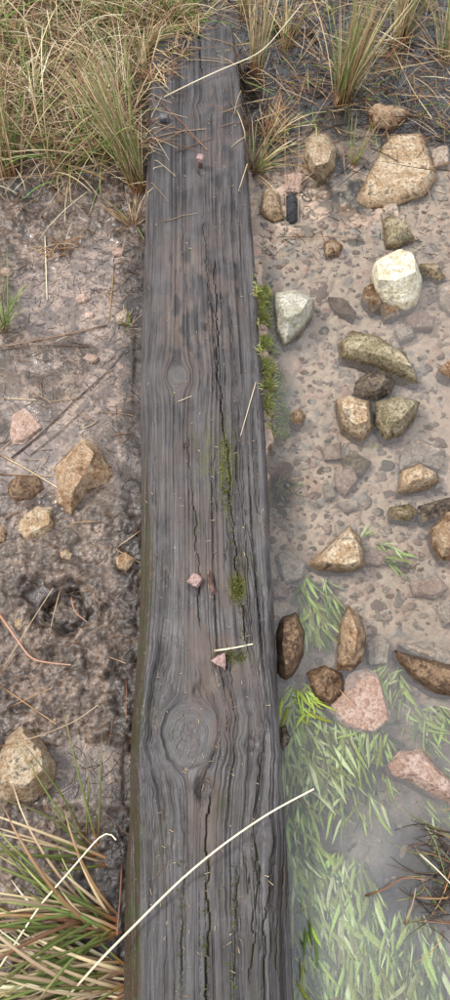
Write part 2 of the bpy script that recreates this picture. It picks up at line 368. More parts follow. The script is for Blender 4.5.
relief = .0008 * fine + .0014 * mid + .0022 * low - .0021 * lines - .0042 * groove * crk_mask + .0016 * step * (.25 + crk_mask) - .004
relief *= (1 - .75 * kin)
relief += kin * (.0009 * (ring - .5)) - .0020 * knot_edge * ss(-.5, .5, (ku0 - UU) / .04 + (kv0 - VV) / .06)
# checked face of the big knot
ku, kv = beam_px(187, 735)
kf1, kf2, _ = worley(UU * 75 + 1.6 * fbm(UU * 60, VV * 60, 3, 556), VV * 60 + 1.6 * fbm(UU * 60, VV * 60, 3, 557), 17)
bigk = np.exp(-(np.hypot((UU - ku) / .034, (VV - kv) / .046)) ** 6)
relief -= bigk * .0017 * (1 - ss(.02, .10, kf2 - kf1)) * ss(.35, .55, fbm(UU * 40, VV * 40, 2, 558))
CR = [([(203, 190), (204, 250), (208, 290), (214, 330), (216, 345)], .0016, .006),
      ([(212, 250), (216, 330), (217, 380), (222, 420), (227, 470), (232, 540), (237, 580), (243, 640), (246, 664)], .0024, .010),
      ([(184, 425), (190, 470), (195, 540), (197, 575), (199, 640)], .0018, .006),
      ([(206, 440), (210, 490), (214, 540)], .0015, .004),
      ([(207, 780), (205, 850), (206, 900), (207, 1002), (207, 1100)], .0030, .010),
      ([(184, 850), (182, 920), (181, 1002)], .0016, .005),
      ([(238, 850), (234, 900), (233, 960), (231, 1002)], .0022, .007),
      ([(252, 820), (256, 880), (250, 950), (247, 1002)], .0022, .008),
      ([(266, 860), (267, 900), (262, 940), (262, 1002)], .0028, .009),
      ([(276, 890), (275, 940), (277, 1002)], .0018, .006),
      ([(254, 580), (262, 660), (264, 720), (258, 780), (255, 830)], .0016, .005),
      ([(246, 480), (252, 560), (258, 640), (255, 700)], .0014, .004),
      ([(232, 400), (238, 480), (246, 560), (256, 620)], .0013, .0035),
      ([(197, 26), (199, 50), (201, 78)], .003, .010),
      ([(228, 250), (231, 330), (236, 400)], .0012, .0035), ([(180, 200), (182, 260), (186, 300)], .0012, .003),
      ([(196, 660), (193, 690)], .003, .006), ([(163, 650), (160, 690)], .002, .004)]
crack = np.zeros_like(UU)
for i, (pl, wd, dp) in enumerate(CR):
    cu, cv = beam_px(*np.array(pl, float).T); o = np.argsort(cv)
    uc = np.interp(VV, cv[o], cu[o]) + .009 * (fbm(VV * 16, VV * 0 + i, 5, 200 + i, .6) - .5) + .003 * (vn(VV * 28, VV * 0, 230 + i) > .5) + .002 * (vn(VV * 60, VV * 0, 250 + i) > .55)
    endf = ss(0, .05, VV - cv.min()) * ss(0, .05, cv.max() - VV)
    wid = wd * .36 * (.35 + 1.1 * fbm(VV * 14, VV * 0 + i, 3, 260 + i)) * endf + 1e-5
    k = np.exp(-((UU - uc) / wid) ** 2) * (endf > 0.01)
    relief -= dp * k * endf; crack = np.maximum(crack, k * endf)
for hx, hy, rr_, dp in [(205, 790, .016, .012), (207, 327, .007, .009), (199, 690, .010, .005), (238, 588, .011, .006), (197, 585, .014, .004), (222, 664, .018, .005), (201, 172, .008, .005), (165, 126, .012, .004), (250, 744, .010, .004), (186, 445, .005, .006)]:
    hu, hv = beam_px(hx, hy)
    relief -= dp * np.exp(-(np.hypot(UU - hu, (VV - hv) * .75) / rr_ * (1 + .5 * (fbm(UU * 90, VV * 90, 3, 300) - .5))) ** 4) * (.4 + 1.2 * fbm(UU * 120, VV * 60, 3, 310))
ZZ = ZT - drop + relief
def wpos(u, v, z): q = ORG + BX * u[..., None] + AX * v[..., None]; return np.concatenate([q, z[..., None]], -1)
top = wpos(UU, VV, ZZ)
# side columns down to below ground
def sidecols(edge, sgn, n=7):
    out = []
    for i in range(1, n + 1):
        t = i / n; b = edge.copy(); nz_ = .004 * (fbm(vv * 6, np.full_like(vv, t * 6 + sgn), 3, 400) - .5) + .002 * (fbm(vv * 40, np.full_like(vv, t * 30), 2, 410) - .5)
        b[:, :2] += sgn * BX * (.004 * math.sin(t * 1.5) + nz_)[:, None]; b[:, 2] = edge[:, 2] * (1 - t) + (-.06) * t
        out.append(b)
    return out
Ls = sidecols(top[:, 0], -1)[::-1]; Rs = sidecols(top[:, -1], 1)
allc = np.concatenate([np.stack(Ls, 1), top, np.stack(Rs, 1)], 1)
nr, nc = allc.shape[:2]
fc = grid_faces(nr, nc)
verts = allc.reshape(-1, 3); faces = fc
# end caps: drop the last rows straight down
ex = []
for row, fl in ((nr - 1, 1), (0, 0)):
    e = allc[row].copy(); e[:, 2] = -.06; b0 = len(verts); verts = np.r_[verts, e]
    i = np.arange(nc - 1); t0 = row * nc + i
    q = np.stack([t0, t0 + 1, b0 + i + 1, b0 + i], 1); faces = np.r_[faces, q if fl else q[:, ::-1]]
def ext(a, e=None):
    a = np.concatenate([np.repeat(a[:, :1], 7, 1), a, np.repeat(a[:, -1:], 7, 1)], 1)
    return np.r_[a.ravel(), a[-1], a[0]]
# wear: mud film, moss in the cracks, algae on the worn shoulder
bX, bY = PX(top[..., 0], top[..., 1], ZT)
dirt = np.clip(blob(bX, bY, 180, 300, 26, 70, .8) * .9 + blob(bX, bY, 215, 290, 30, 60, .8) * .7 + blob(bX, bY, 195, 480, 40, 110, .8) * .5
               + blob(bX, bY, 222, 690, 34, 50, .7) * .9 + blob(bX, bY, 208, 620, 26, 70, .7) * .9 + blob(bX, bY, 205, 800, 16, 70, .7) * .9 + blob(bX, bY, 215, 130, 22, 60, .8) * .6, 0, 1)
dirt *= ss(.35, .62, fbm(UU * 45, VV * 20, 4, 500)) * 1.1
moss = np.clip(crack * ss(.42, .6, fbm(VV * 11, UU * 8, 3, 520)) * ss(350, 420, bY) + np.exp(-(np.hypot(bX - 238, (bY - 588) * .62) / 9) ** 4)
               + .8 * blob(bX, bY, 226, 470, 7, 45, .6) * ss(.45, .6, fbm(UU * 160, VV * 60, 3, 530)) + .7 * blob(bX, bY, 232, 658, 20, 7, .6) * ss(.4, .6, fbm(UU * 160, VV * 160, 3, 531)) + .45 * blob(bX, bY, 213, 455, 22, 34, .7) * ss(.48, .6, fbm(UU * 110, VV * 60, 3, 532)), 0, 1)
lb = ss(.0, .22, bevL + .45 * (fbm(UU * 30, VV * 14, 4, 570) - .55)) * ss(430, 520, bY)
m = NT('weathered_timber')
gv = m.attr('gv', 'Vector'); a_d, a_m, a_b, a_k, a_c = (m.attr(k) for k in ('dirt', 'moss', 'shoulder', 'knot', 'crackdirt'))
oc = m.obj()
fibre = m.noise(1.0, gv, 5, .65); 
mp = m.n.new('ShaderNodeMapping'); mp.inputs['Scale'].default_value = (.28, .5, 1); m.l.new(gv, mp.inputs[0]); band = m.noise(1.0, mp.outputs[0], 4)
pat2 = m.noise(30, oc, 4, .6); pat = m.noise(11, oc, 4); spk = m.noise(330, oc, 3)
c = m.mix(m.ramp(band, .38, .62), (.040, .0335, .0305), (.082, .0745, .0725))
c = m.mix(m.ramp(fibre, .38, .56, .35, 1), (.022, .018, .017), c)
c = m.mix(m.math('MULTIPLY', m.attr('lines'), m.ramp(pat2, .35, .6, .45, .95)), c, (.018, .014, .013))
c = m.mix(m.ramp(pat, .45, .68, 0, .5), c, (.100, .088, .084))
c = m.mix(m.ramp(pat2, .54, .70, 0, .28), c, (.040, .034, .032))
c = m.mix(m.math('MULTIPLY', a_k, .35), c, (.115, .108, .10))
c = m.mix(m.math('MULTIPLY', a_d, .45), c, m.mix(m.ramp(pat, .4, .6), (.165, .122, .098), (.115, .080, .064)))
c = m.mix(m.math('MULTIPLY', a_c, .45), c, (.020, .015, .012))
c = m.mix(m.math('MULTIPLY', a_b, m.ramp(fibre, .3, .6, .5, .95)), c, m.mix(m.ramp(spk, .60, .70, 0, .6), m.mix(m.ramp(pat2, .46, .60), (.046, .031, .019), (.034, .036, .014)), (.16, .12, .08)))
c = m.mix(m.ramp(spk, .66, .74, 0, .4), c, (.22, .20, .18))
c = m.mix(m.math('MULTIPLY', a_m, m.ramp(spk, .3, .6, .5, 1.0)), c, m.mix(m.ramp(spk, .4, .6), (.045, .058, .012), (.12, .105, .028)))
r = m.ramp(pat2, .35, .65, .24, .44); r = m.mix(a_d, r, .7); r = m.mix(a_m, r, .9)
WOOD_M = m.finish(c, r, m.bump(spk, .3, .001, m.bump(fibre, .8, .002)), .24)
gvA = np.stack([g * 330, VV * 9, kin * (ring * 3 + 10 * np.hypot(UU, VV))], -1)
gvA = np.concatenate([np.repeat(gvA[:, :1], 7, 1), gvA, np.repeat(gvA[:, -1:], 7, 1)], 1)
sx = np.arange(7)[::-1] * 5.0
gvA[:, :7, 0] -= sx[None, :] + 5; gvA[:, -7:, 0] += sx[None, ::-1] + 5
gvA = np.r_[gvA.reshape(-1, 3), gvA[-1], gvA[0]]
beam = link('timber_beam', None, None, (float(ORG[0]), float(ORG[1]), 0))
tag(beam, 'long weathered grey wooden beam laid as a footbridge between mud and water', 'wooden beam')
me = mesh_from('timber', verts - np.array([ORG[0], ORG[1], 0]), faces, [WOOD_M],
               dict(gv=gvA, dirt=ext(dirt), moss=ext(moss), shoulder=ext(lb), knot=ext(kin), lines=ext(lines * (1 - kin)), crackdirt=ext(np.clip(crack * .9 + .6 * groove * crk_mask * (1 - kin), 0, 1))))
timber = link('timber', me, beam)
def ztop(px, py):
    u, v = beam_px(px, py); j = int(np.clip(np.searchsorted(vv, v), 0, len(vv) - 1)); i = int(np.clip((u - WL[j]) / (WR[j] - WL[j]) * (NU - 1), 0, NU - 1))
    return float(ZZ[j, i])

# ------------------------------------------------------------------ bolts of the beam
def simple_mat(name, c1, c2, scale, rough=.6, bump=.5, c3=None, dist=.0015):
    m = NT(name); oc = m.obj(); n = m.noise(scale, oc, 5, .6); n2 = m.noise(scale * 5, oc, 3)
    c = m.mix(m.ramp(n, .38, .62), c1, c2)
    if c3: c = m.mix(m.ramp(n2, .5, .66), c, c3)
    return m.finish(c, rough, m.bump(n2, bump, dist, m.bump(n, bump, dist * 2)), .4)
RUST = simple_mat('rusty_iron', (.10, .052, .036), (.20, .115, .085), 90, .75, .8, (.055, .03, .024))
RUST_PINK = simple_mat('pale_rusted_iron', (.25, .15, .125), (.38, .26, .23), 110, .7, .9, (.13, .07, .055))
IRON_DARK = simple_mat('dark_iron', (.07, .065, .07), (.13, .12, .125), 100, .5, .6, (.04, .032, .03))
def loft(rings):
    v = []; f = []; n = len(rings[0])
    for r_ in rings: v += [tuple(q) for q in r_]
    for i in range(len(rings) - 1):
        for k in range(n): f.append((i * n + k, i * n + (k + 1) % n, (i + 1) * n + (k + 1) % n, (i + 1) * n + k))
    f.append(tuple(range(n))[::-1]); f.append(tuple((len(rings) - 1) * n + k for k in range(n)))
    return np.array(v), f
def bolt(px, py, head_r, hgt, mat, tilt, rot, label, seed, three=False):
    rg = random.Random(seed); z = ztop(px, py) - .004
    b = P(px, py, z); root = link('bolt', None, beam, (b[0] - ORG[0], b[1] - ORG[1], z)); root['label'] = label
    root.rotation_euler = (tilt[0], tilt[1], rot)
    n = 12
    def ringz(r_, zz, sq=0., jit=.06):
        out = []
        for k in range(n):
            th = 2 * math.pi * k / n; per = 2 * math.pi / (3 if three else 4)
            q = (th % per) - per / 2; s_ = 1 + sq * (math.cos(per / 2) / math.cos(q) - 1) * 1.2
            R_ = r_ * s_ * (1 + rg.uniform(-jit, jit)); out.append((R_ * math.cos(th), R_ * math.sin(th), zz + rg.uniform(-.03, .03) * r_))
        return out
    sr = head_r * .55
    v, f = loft([ringz(sr * 1.15, -.03), ringz(sr, .0), ringz(sr * .95, hgt * .5), ringz(sr, hgt - .005)])
    link('shank', mesh_from('shank', v, f, [RUST], smooth=True), root)
    v, f = loft([ringz(head_r * .85, hgt - .006, .6, .1), ringz(head_r * 1.05, hgt - .003, .7, .12), ringz(head_r * 1.0, hgt + .003, .7, .12), ringz(head_r * .85, hgt + .007, .6, .12), ringz(head_r * .40, hgt + .009, .4, .2)])
    link('head', mesh_from('head', v, f, [mat], smooth=False), root)
bolt(200, 168, .0125, .032, RUST_PINK, (.12, .02), .4, 'rusty bolt standing tall with a pale pink head', 1)
bolt(164, 122, .0150, .012, IRON_DARK, (.0, .05), .7, 'dark flat iron bolt head near the corner', 2)
bolt(196, 582, .0150, .012, RUST_PINK, (.05, -.08), .2, 'pale pink crumbling bolt head beside a rust flake', 3)
bolt(219, 662, .0165, .014, RUST_PINK, (.15, .0), 1.1, 'three-cornered pale pink bolt head beside green moss', 4, True)
# rust flake beside the bolt, part of the same fixing
z = ztop(210, 580); b = P(210, 582, z)
v, f = loft([[(.014, -.022, -.004), (.003, -.026, -.004), (-.008, .014, -.003), (-.002, .026, -.003)], [(.009, -.018, .006), (.003, -.020, .008), (-.006, .012, .013), (-.002, .020, .010)], [(.006, -.010, .008), (.002, -.010, .012), (-.004, .008, .016), (-.002, .013, .013)]])
link('rust_flake', mesh_from('rust_flake', v, f, [RUST], smooth=False), beam, (b[0] - ORG[0], b[1] - ORG[1], z))

# ------------------------------------------------------------------ stones
def stone_mat(name, a, b, c_, dark=(.045, .035, .028), rough=.55, darkamt=.8, wet=.0):
    m = NT(name); oc0 = m.obj()
    ad = m.n.new('ShaderNodeVectorMath'); ad.operation = 'ADD'; m.l.new(oc0, ad.inputs[0])
    sc_ = m.n.new('ShaderNodeVectorMath'); sc_.operation = 'SCALE'; sc_.inputs[0].default_value = (3, 7, 5); m.l.new(m.rnd(), sc_.inputs['Scale']); m.l.new(sc_.outputs[0], ad.inputs[1])
    oc = ad.outputs[0]
    n1 = m.noise(22, oc, 5, .6, .4); n2 = m.noise(70, oc, 5, .65); n3 = m.noise(330, oc, 3, .6); v = m.vor(230, oc)
    n4 = m.noise(150, oc, 4, .7)
    c = m.mix(m.ramp(n1, .42, .56), a, b); c = m.mix(m.ramp(n2, .48, .62), c, c_)
    c = m.mix(m.ramp(n1, .58, .70, 0, darkamt), c, dark); c = m.mix(m.ramp(n2, .43, .33, 0, darkamt), c, dark)
    c = m.mix(m.ramp(n4, .54, .66, 0, darkamt * .9), c, dark); c = m.mix(m.ramp(n4, .44, .34, 0, .5), c, tuple(min(.8, q * 1.45) for q in b))
    c = m.mix(m.ramp(v, .25, .05, 0, .8), c, dark); c = m.mix(m.ramp(n3, .6, .75, 0, .5), c, tuple(min(.75, q * 1.5) for q in b))
    c = m.hsv(c, .5, 1.0, m.ramp(m.rnd(), 0, 1, .88, 1.12))
    r = m.ramp(n2, .3, .7, rough - .15, rough + .15)
    if wet:                                   # soaked band round the waterline
        ps = m.n.new('ShaderNodeSeparateXYZ'); m.l.new(m.n.new('ShaderNodeNewGeometry').outputs['Position'], ps.inputs[0])
        wz = m.ramp(m.math('ADD', ps.outputs[2], m.ramp(n2, .3, .7, -.008, .008)), .021, .006, 0, wet)
        c = m.mix(wz, c, m.mix(1.0, c, (.38, .31, .25), 'MULTIPLY')); r = m.mix(wz, r, .2)
    return m.finish(c, r, m.bump(n4, 1.0, .004, m.bump(n2, 1.0, .012)), .05 if name.startswith('silted') else .16)
SM = dict(
    tan=stone_mat('tan_stone', (.36, .25, .15), (.52, .41, .28), (.32, .20, .105), wet=.8),
    pale=stone_mat('pale_stone', (.62, .54, .37), (.74, .68, .52), (.46, .38, .23), (.15, .12, .06), .65, .45, wet=.5),
    grey=stone_mat('grey_stone', (.36, .33, .26), (.50, .46, .38), (.28, .26, .16), (.11, .10, .07), .65, .6, wet=.8),
    orange=stone_mat('orange_stone', (.24, .135, .070), (.35, .230, .138), (.42, .315, .205), (.06, .035, .022), .5, .7, wet=.8),
    brown=stone_mat('brown_stone', (.16, .095, .055), (.28, .18, .105), (.09, .055, .035), (.03, .022, .018), .4, wet=.8),
    dark=stone_mat('dark_stone', (.06, .045, .035), (.12, .09, .065), (.20, .15, .10), (.02, .017, .015), .35),
    pink=stone_mat('pink_stone', (.40, .27, .205), (.50, .37, .30), (.32, .20, .15), (.13, .085, .065), .45, .6, wet=.25),
    black=stone_mat('black_stone', (.028, .028, .032), (.05, .05, .055), (.07, .068, .07), (.015, .015, .015), .3),
    silt=stone_mat('silted_stone', (.32, .245, .185), (.44, .35, .275), (.27, .20, .15), (.20, .15, .11), .6, .35),
    siltpink=stone_mat('silted_pink_stone', (.32, .205, .155), (.42, .295, .23), (.28, .18, .135), (.20, .14, .11), .6, .35),
    olive=stone_mat('olive_stone', (.27, .215, .125), (.42, .345, .225), (.16, .135, .07), (.05, .042, .028), .5, wet=.8),
)
def stone_mesh(poly, hgt, seed, sink=.03, tilt=(0, 0), facets=3, na=84, nrg=26, rough=1.0, slope=1.0, top=None):
    """poly: (n,2) outline in metres about the origin; angular stone: side planes from each edge, tilted top planes"""
    rg = np.random.RandomState(seed); poly = np.asarray(poly, float)
    area = .5 * np.sum(poly[:, 0] * np.roll(poly[:, 1], -1) - np.roll(poly[:, 0], -1) * poly[:, 1])
    if area < 0: poly = poly[::-1]
    size = math.sqrt(abs(area))
    c = poly.mean(0)
    cl = np.r_[poly, poly[:1]]; d = np.r_[0, np.cumsum(np.linalg.norm(np.diff(cl, axis=0), axis=1))]
    t = np.linspace(0, d[-1], na, endpoint=False)
    out = np.stack([np.interp(t, d, cl[:, k]) for k in (0, 1)], 1)
    out = .1 * np.roll(out, 1, 0) + .8 * out + .1 * np.roll(out, -1, 0)
    dirn = out - c; 
    out = c + dirn * (1 + .09 * rough * (fbm(t / size * 3 + seed, t * 0, 4, seed, .65)[:, None] - .5) * 2)
    fr_ = np.linspace(0, 1, nrg + 1)[1:] ** .75
    pts = np.concatenate([c[None, None, :].repeat(1, 0).repeat(1, 1), (c + fr_[:, None, None] * (out - c)[None]).reshape(1, -1, 2)], 1)[0]
    e = np.roll(poly, -1, 0) - poly; L = np.linalg.norm(e, axis=1); nrm = np.stack([-e[:, 1], e[:, 0]], 1) / (L[:, None] + 1e-9)
    D = ((pts[:, None, :] - poly[None]) * nrm[None]).sum(-1)
    conv = D.min(1)
    Dr = np.concatenate([[1.0], np.repeat(1 - fr_, na)]) * size * .55        # radial distance to the rim, safe for concave outlines
    sl = slope * rg.uniform(.7, 2.4, len(poly))
    hh = np.where(conv > 0, (np.maximum(D, 0) * sl[None]).min(1) * 1.15 , 0)
    hh = np.maximum(hh * .9, Dr * .35); hh = np.minimum(hh, Dr * 3.2)
    tops = []
    for i in range(facets):
        th = rg.uniform(0, 6.28); k = rg.uniform(.15, .75) * hgt / size * 2
        tops.append(hgt * rg.uniform(.86, 1.12) + (pts - c) @ np.array([math.cos(th), math.sin(th)]) * k)
    tp = np.min(tops, 0) + (pts - c) @ np.array(tilt)
    # soft minimum: edges a little worn
    k = .025 * hgt + 1e-4; hz = -k * np.log(np.exp(-np.clip(hh, -1, 1) / k) + np.exp(-np.clip(tp, -1, 1) / k))
    hz = np.maximum(hz, 0)
    nx = pts[:, 0] / size; ny = pts[:, 1] / size; so_ = seed * 3.7
    edge = np.concatenate([[1.0], np.repeat(ss(0, .35, 1 - fr_), na)])
    hz = hz + edge * rough * hgt * (.34 * (fbm(nx * 3 + so_, ny * 3, 5, seed, .6) - .5) + .30 * (ridged(nx * 3.2 + so_, ny * 3.2, 5, seed + 5, .62) - .6))
    if top is not None:                       # straight flanks from the outline up to a given upper face
        tpz = np.asarray(top, float); ct = tpz.mean(0)
        a2 = .5 * np.sum(tpz[:, 0] * np.roll(tpz[:, 1], -1) - np.roll(tpz[:, 0], -1) * tpz[:, 1])
        if a2 < 0: tpz = tpz[::-1]
        th = np.arctan2(*(out - c).T[::-1]); cl2 = np.r_[tpz, tpz[:1]]; tr_ = []
        for a_ in th:
            dv = np.array([math.cos(a_), math.sin(a_)]); best = 1e-3
            for p0, p1 in zip(cl2[:-1], cl2[1:]):
                ed = p1 - p0; den = dv[0] * ed[1] - dv[1] * ed[0]
                if abs(den) < 1e-12: continue
                w_ = p0 - ct; t_ = (w_[0] * ed[1] - w_[1] * ed[0]) / den; u_ = (w_[0] * dv[1] - w_[1] * dv[0]) / den
                if t_ > 0 and -1e-6 <= u_ <= 1 + 1e-6: best = max(best, t_)
            tr_.append(ct + dv * best)
        tr_ = np.array(tr_)
        for _ in range(1): tr_ = .15 * np.roll(tr_, 1, 0) + .7 * tr_ + .15 * np.roll(tr_, -1, 0)
        rows_ = [ct[None]]; zz_ = [np.array([hgt])]; nt_ = nrg // 2
        tl = np.array([math.cos(seed), math.sin(seed)]) * .22 * hgt / size
        for j in range(1, nrg + 1):
            if j <= nt_:
                q_ = ct + (tr_ - ct) * (j / nt_); rows_.append(q_); zz_.append(hgt + (q_ - ct) @ (tl + np.array(tilt)))
            else:
                t_ = (j - nt_) / (nrg - nt_); q_ = tr_ + (out - tr_) * t_; rows_.append(q_)
                zt_ = hgt + (tr_ - ct) @ (tl + np.array(tilt)); zz_.append(np.maximum(zt_, .1 * hgt) * (1 - t_) ** .9)
        pts = np.concatenate(rows_); hz = np.concatenate(zz_)
        nx = pts[:, 0] / size; ny = pts[:, 1] / size
        hz = hz + edge * rough * hgt * (.22 * (fbm(nx * 3 + so_, ny * 3, 5, seed, .6) - .5) + .22 * (ridged(nx * 3.2 + so_, ny * 3.2, 5, seed + 5, .62) - .6))
    V = np.concatenate([pts, hz[:, None]], 1)
    f = [(0, 1 + i, 1 + (i + 1) % na) for i in range(na)]
    for r_ in range(nrg - 1):
        for i in range(na):
            a_ = 1 + r_ * na + i; b_ = 1 + r_ * na + (i + 1) % na; f.append((a_, a_ + na, b_ + na, b_))
    lb_ = 1 + (nrg - 1) * na
    for j, (s_, zz) in enumerate(((1.01, -.35), (.95, -.75), (.75, -1.0))):
        V = np.r_[V, np.concatenate([c + (out - c) * s_, np.full((na, 1), zz * sink)], 1)]
        nb = 1 + (nrg + j) * na
        for i in range(na): f.append((lb_ + i, nb + i, nb + (i + 1) % na, lb_ + (i + 1) % na))
        lb_ = nb
    f.append(tuple(lb_ + i for i in reversed(range(na))))
    return V, f, size
STONES = []
def stone(poly, mat, label, z=None, h=.5, seed=1, tilt=(0, 0), facets=3, rough=1.0, name='stone', group=None, off=(0, 0), sc=1.0, sink=None, slope=1.0, top=None):
    """poly in crop pixels (off + p*sc -> photo); z = height of the widest line, None: on the ground there"""
    pp = np.array(poly, float) * sc + np.array(off)
    c0 = pp.mean(0); g0 = P(c0[0], c0[1], 0); gh = hq(g0[0], g0[1])
    if z is None: z = gh + .002
    wpt = P(pp[:, 0], pp[:, 1], z)[:, :2]; cc = wpt.mean(0)
    ar = abs(.5 * np.sum(wpt[:, 0] * np.roll(wpt[:, 1], -1) - np.roll(wpt[:, 0], -1) * wpt[:, 1])); size = math.sqrt(ar)
    if z > -.005: h *= .85
    if top is not None:
        tq = np.array(top, float) * sc + np.array(off); top = P(tq[:, 0], tq[:, 1], z + h * size * .9)[:, :2] - cc
    V, f, size = stone_mesh(wpt - cc, h * size, seed, sink if sink else max(.02, z - gh + .02), tilt, facets, rough=rough, slope=slope, top=top)
    me_ = mesh_from(name, V, f, [SM[mat]]); me_.set_sharp_from_angle(angle=rad(27)); o = link(name, me_, None, (cc[0], cc[1], z))
    tag(o, label, 'stone', group); STONES.append((cc[0], cc[1], size * .62)); return o
Q = lambda x, y: dict(off=(x, y), sc=.5)
W0 = -.002
# far right of the timber
stone([(178, 262), (208, 272), (224, 300), (220, 335), (195, 362), (170, 350), (158, 315), (160, 285)], 'tan', 'egg-shaped tan stone standing at the foot of the rushes', .008, .55, 11, rough=.5, slope=1.5, **Q(225, 0), top=[(172, 278), (200, 282), (212, 304), (205, 330), (180, 340), (168, 312)])
stone([(328, 268), (395, 265), (428, 355), (400, 390), (340, 412), (285, 415), (262, 400), (285, 350), (310, 300)], 'tan', 'largest flat-topped tan stone, broad and three-cornered', .003, .12, 12, facets=2, rough=.5, **Q(225, 0), top=[(332, 275), (388, 272), (412, 345), (385, 372), (300, 388), (292, 350)])
stone([(285, 222), (345, 215), (370, 225), (340, 252), (300, 250)], 'orange', 'low orange-brown stone between rushes and the flat tan slab', .012, .4, 13, **Q(225, 0))
stone([(413, 300), (435, 290), (449, 305), (447, 330), (420, 332)], 'silt', 'small pale stone touching the right flank of the flat tan slab', .003, .4, 14, **Q(225, 0))
stone([(75, 385), (92, 372), (108, 388), (117, 435), (100, 443), (68, 425)], 'tan', 'small upright tan stone close beside the timber and a black chip', .006, .6, 15, **Q(225, 0))
stone([(118, 350), (145, 345), (162, 365), (150, 384), (120, 382)], 'pink', 'small reddish stone left of the egg-shaped stone', .006, .4, 16, **Q(225, 0))
stone([(119, 396), (128, 389), (142, 392), (147, 415), (146, 438), (132, 445), (124, 436), (121, 412)], 'black', 'little jet-black flat chip of stone', .006, .25, 17, **Q(225, 0))
stone([(312, 438), (335, 430), (380, 478), (352, 494), (322, 496)], 'olive', 'wedge of olive-orange stone below the flat tan slab', .002, .55, 18, **Q(225, 0))
stone([(312, 408), (340, 402), (349, 425), (320, 431)], 'silt', 'little silted stone between flat slab and olive wedge', -.002, .3, 19, **Q(225, 0))
stone([(298, 25), (345, 3), (375, 8), (396, 60), (385, 110), (360, 122), (320, 105), (300, 85), (293, 50)], 'pale', 'bright cream-yellow boulder with a pale flat top standing in water', 0, .62, 20, facets=2, rough=.7, slope=1.6, **Q(225, 250), top=[(303, 28), (345, 6), (373, 12), (380, 48), (345, 62), (306, 58)])
stone([(388, 28), (420, 26), (442, 55), (430, 63), (395, 50)], 'olive', 'thin brown-olive stone poking out behind the cream boulder', 0, .4, 21, **Q(225, 250))
stone([(278, 75), (298, 68), (316, 108), (296, 124), (273, 97)], 'orange', 'dark orange wet stone tucked under the cream boulder', -.004, .3, 22, **Q(225, 250))
stone([(308, 110), (345, 114), (352, 130), (320, 140)], 'tan', 'flat tan chip at the foot of the cream boulder', -.006, .25, 23, **Q(225, 250))
stone([(98, 85), (140, 80), (180, 98), (176, 130), (150, 165), (120, 187), (103, 160), (98, 120)], 'grey', 'grey-white lichened stone wedged against the moss beside the timber', .006, .5, 24, rough=.6, slope=1.4, **Q(225, 250), top=[(108, 92), (140, 88), (165, 102), (152, 128), (120, 142)])
stone([(250, 160), (300, 168), (360, 206), (392, 270), (370, 264), (300, 234), (230, 216), (229, 192)], 'olive', 'long angular slab with a dark ridge sloping into the water', -.001, .34, 25, tilt=(-.1, -.25), **Q(225, 250), top=[(248, 172), (300, 178), (352, 210), (372, 240), (300, 214), (244, 196)])
stone([(262, 262), (285, 243), (320, 240), (341, 265), (330, 290), (300, 302), (253, 290)], 'dark', 'dark wet stone behind the pair of mossy stones', 0, .45, 26, **Q(225, 250), top=[(280, 264), (292, 250), (316, 250), (326, 268), (296, 284)])
stone([(220, 300), (250, 291), (290, 303), (296, 355), (277, 383), (235, 357)], 'tan', 'rounded tan stone, brighter of the touching pair', 0, .6, 27, rough=.7, slope=1.3, **Q(225, 250), top=[(232, 308), (252, 300), (282, 310), (285, 342), (262, 350), (240, 336)])
stone([(298, 306), (350, 291), (390, 305), (380, 340), (352, 372), (320, 382), (299, 350)], 'olive', 'olive-grey stone, darker of the touching pair', 0, .55, 28, **Q(225, 250), top=[(322, 308), (352, 298), (377, 310), (352, 342), (330, 346)])
stone([(352, 442), (390, 427), (426, 445), (429, 465), (400, 481), (343, 488), (349, 465)], 'tan', 'squat tan stone with a sharp top in front of a sunken slab', 0, .6, 29, **Q(225, 250), top=[(366, 446), (390, 433), (414, 447), (410, 456), (374, 464)])
stone([(352, 405), (385, 373), (412, 388), (442, 400), (432, 440), (392, 426), (350, 440)], 'silt', 'sunken pale slab just behind the squat tan stone', -.012, .14, 30, facets=2, **Q(225, 250))
stone([(428, 235), (452, 220), (470, 240), (452, 256), (432, 247)], 'orange', 'orange-brown stone alone in open water beyond the long slab', 0, .45, 31, **Q(225, 250))
stone([(358, 137), (390, 122), (421, 135), (416, 155), (375, 160)], 'siltpink', 'sunken reddish oval stone below the cream boulder', -.014, .16, 32, **Q(225, 250))
stone([(340, 158), (372, 150), (380, 172), (352, 182)], 'silt', 'sunken small stone beside the reddish oval one', -.014, .2, 33, **Q(225, 250))
stone([(130, 328), (150, 314), (162, 330), (152, 349), (134, 346)], 'tan', 'small tan stone alone in shallow water off the mossy bank', 0, .6, 34, **Q(225, 250))
stone([(425, 70), (450, 62), (470, 80), (450, 125), (430, 105)], 'silt', 'sunken grey-tan boulder right of the cream one', -.01, .2, 35, **Q(225, 250))
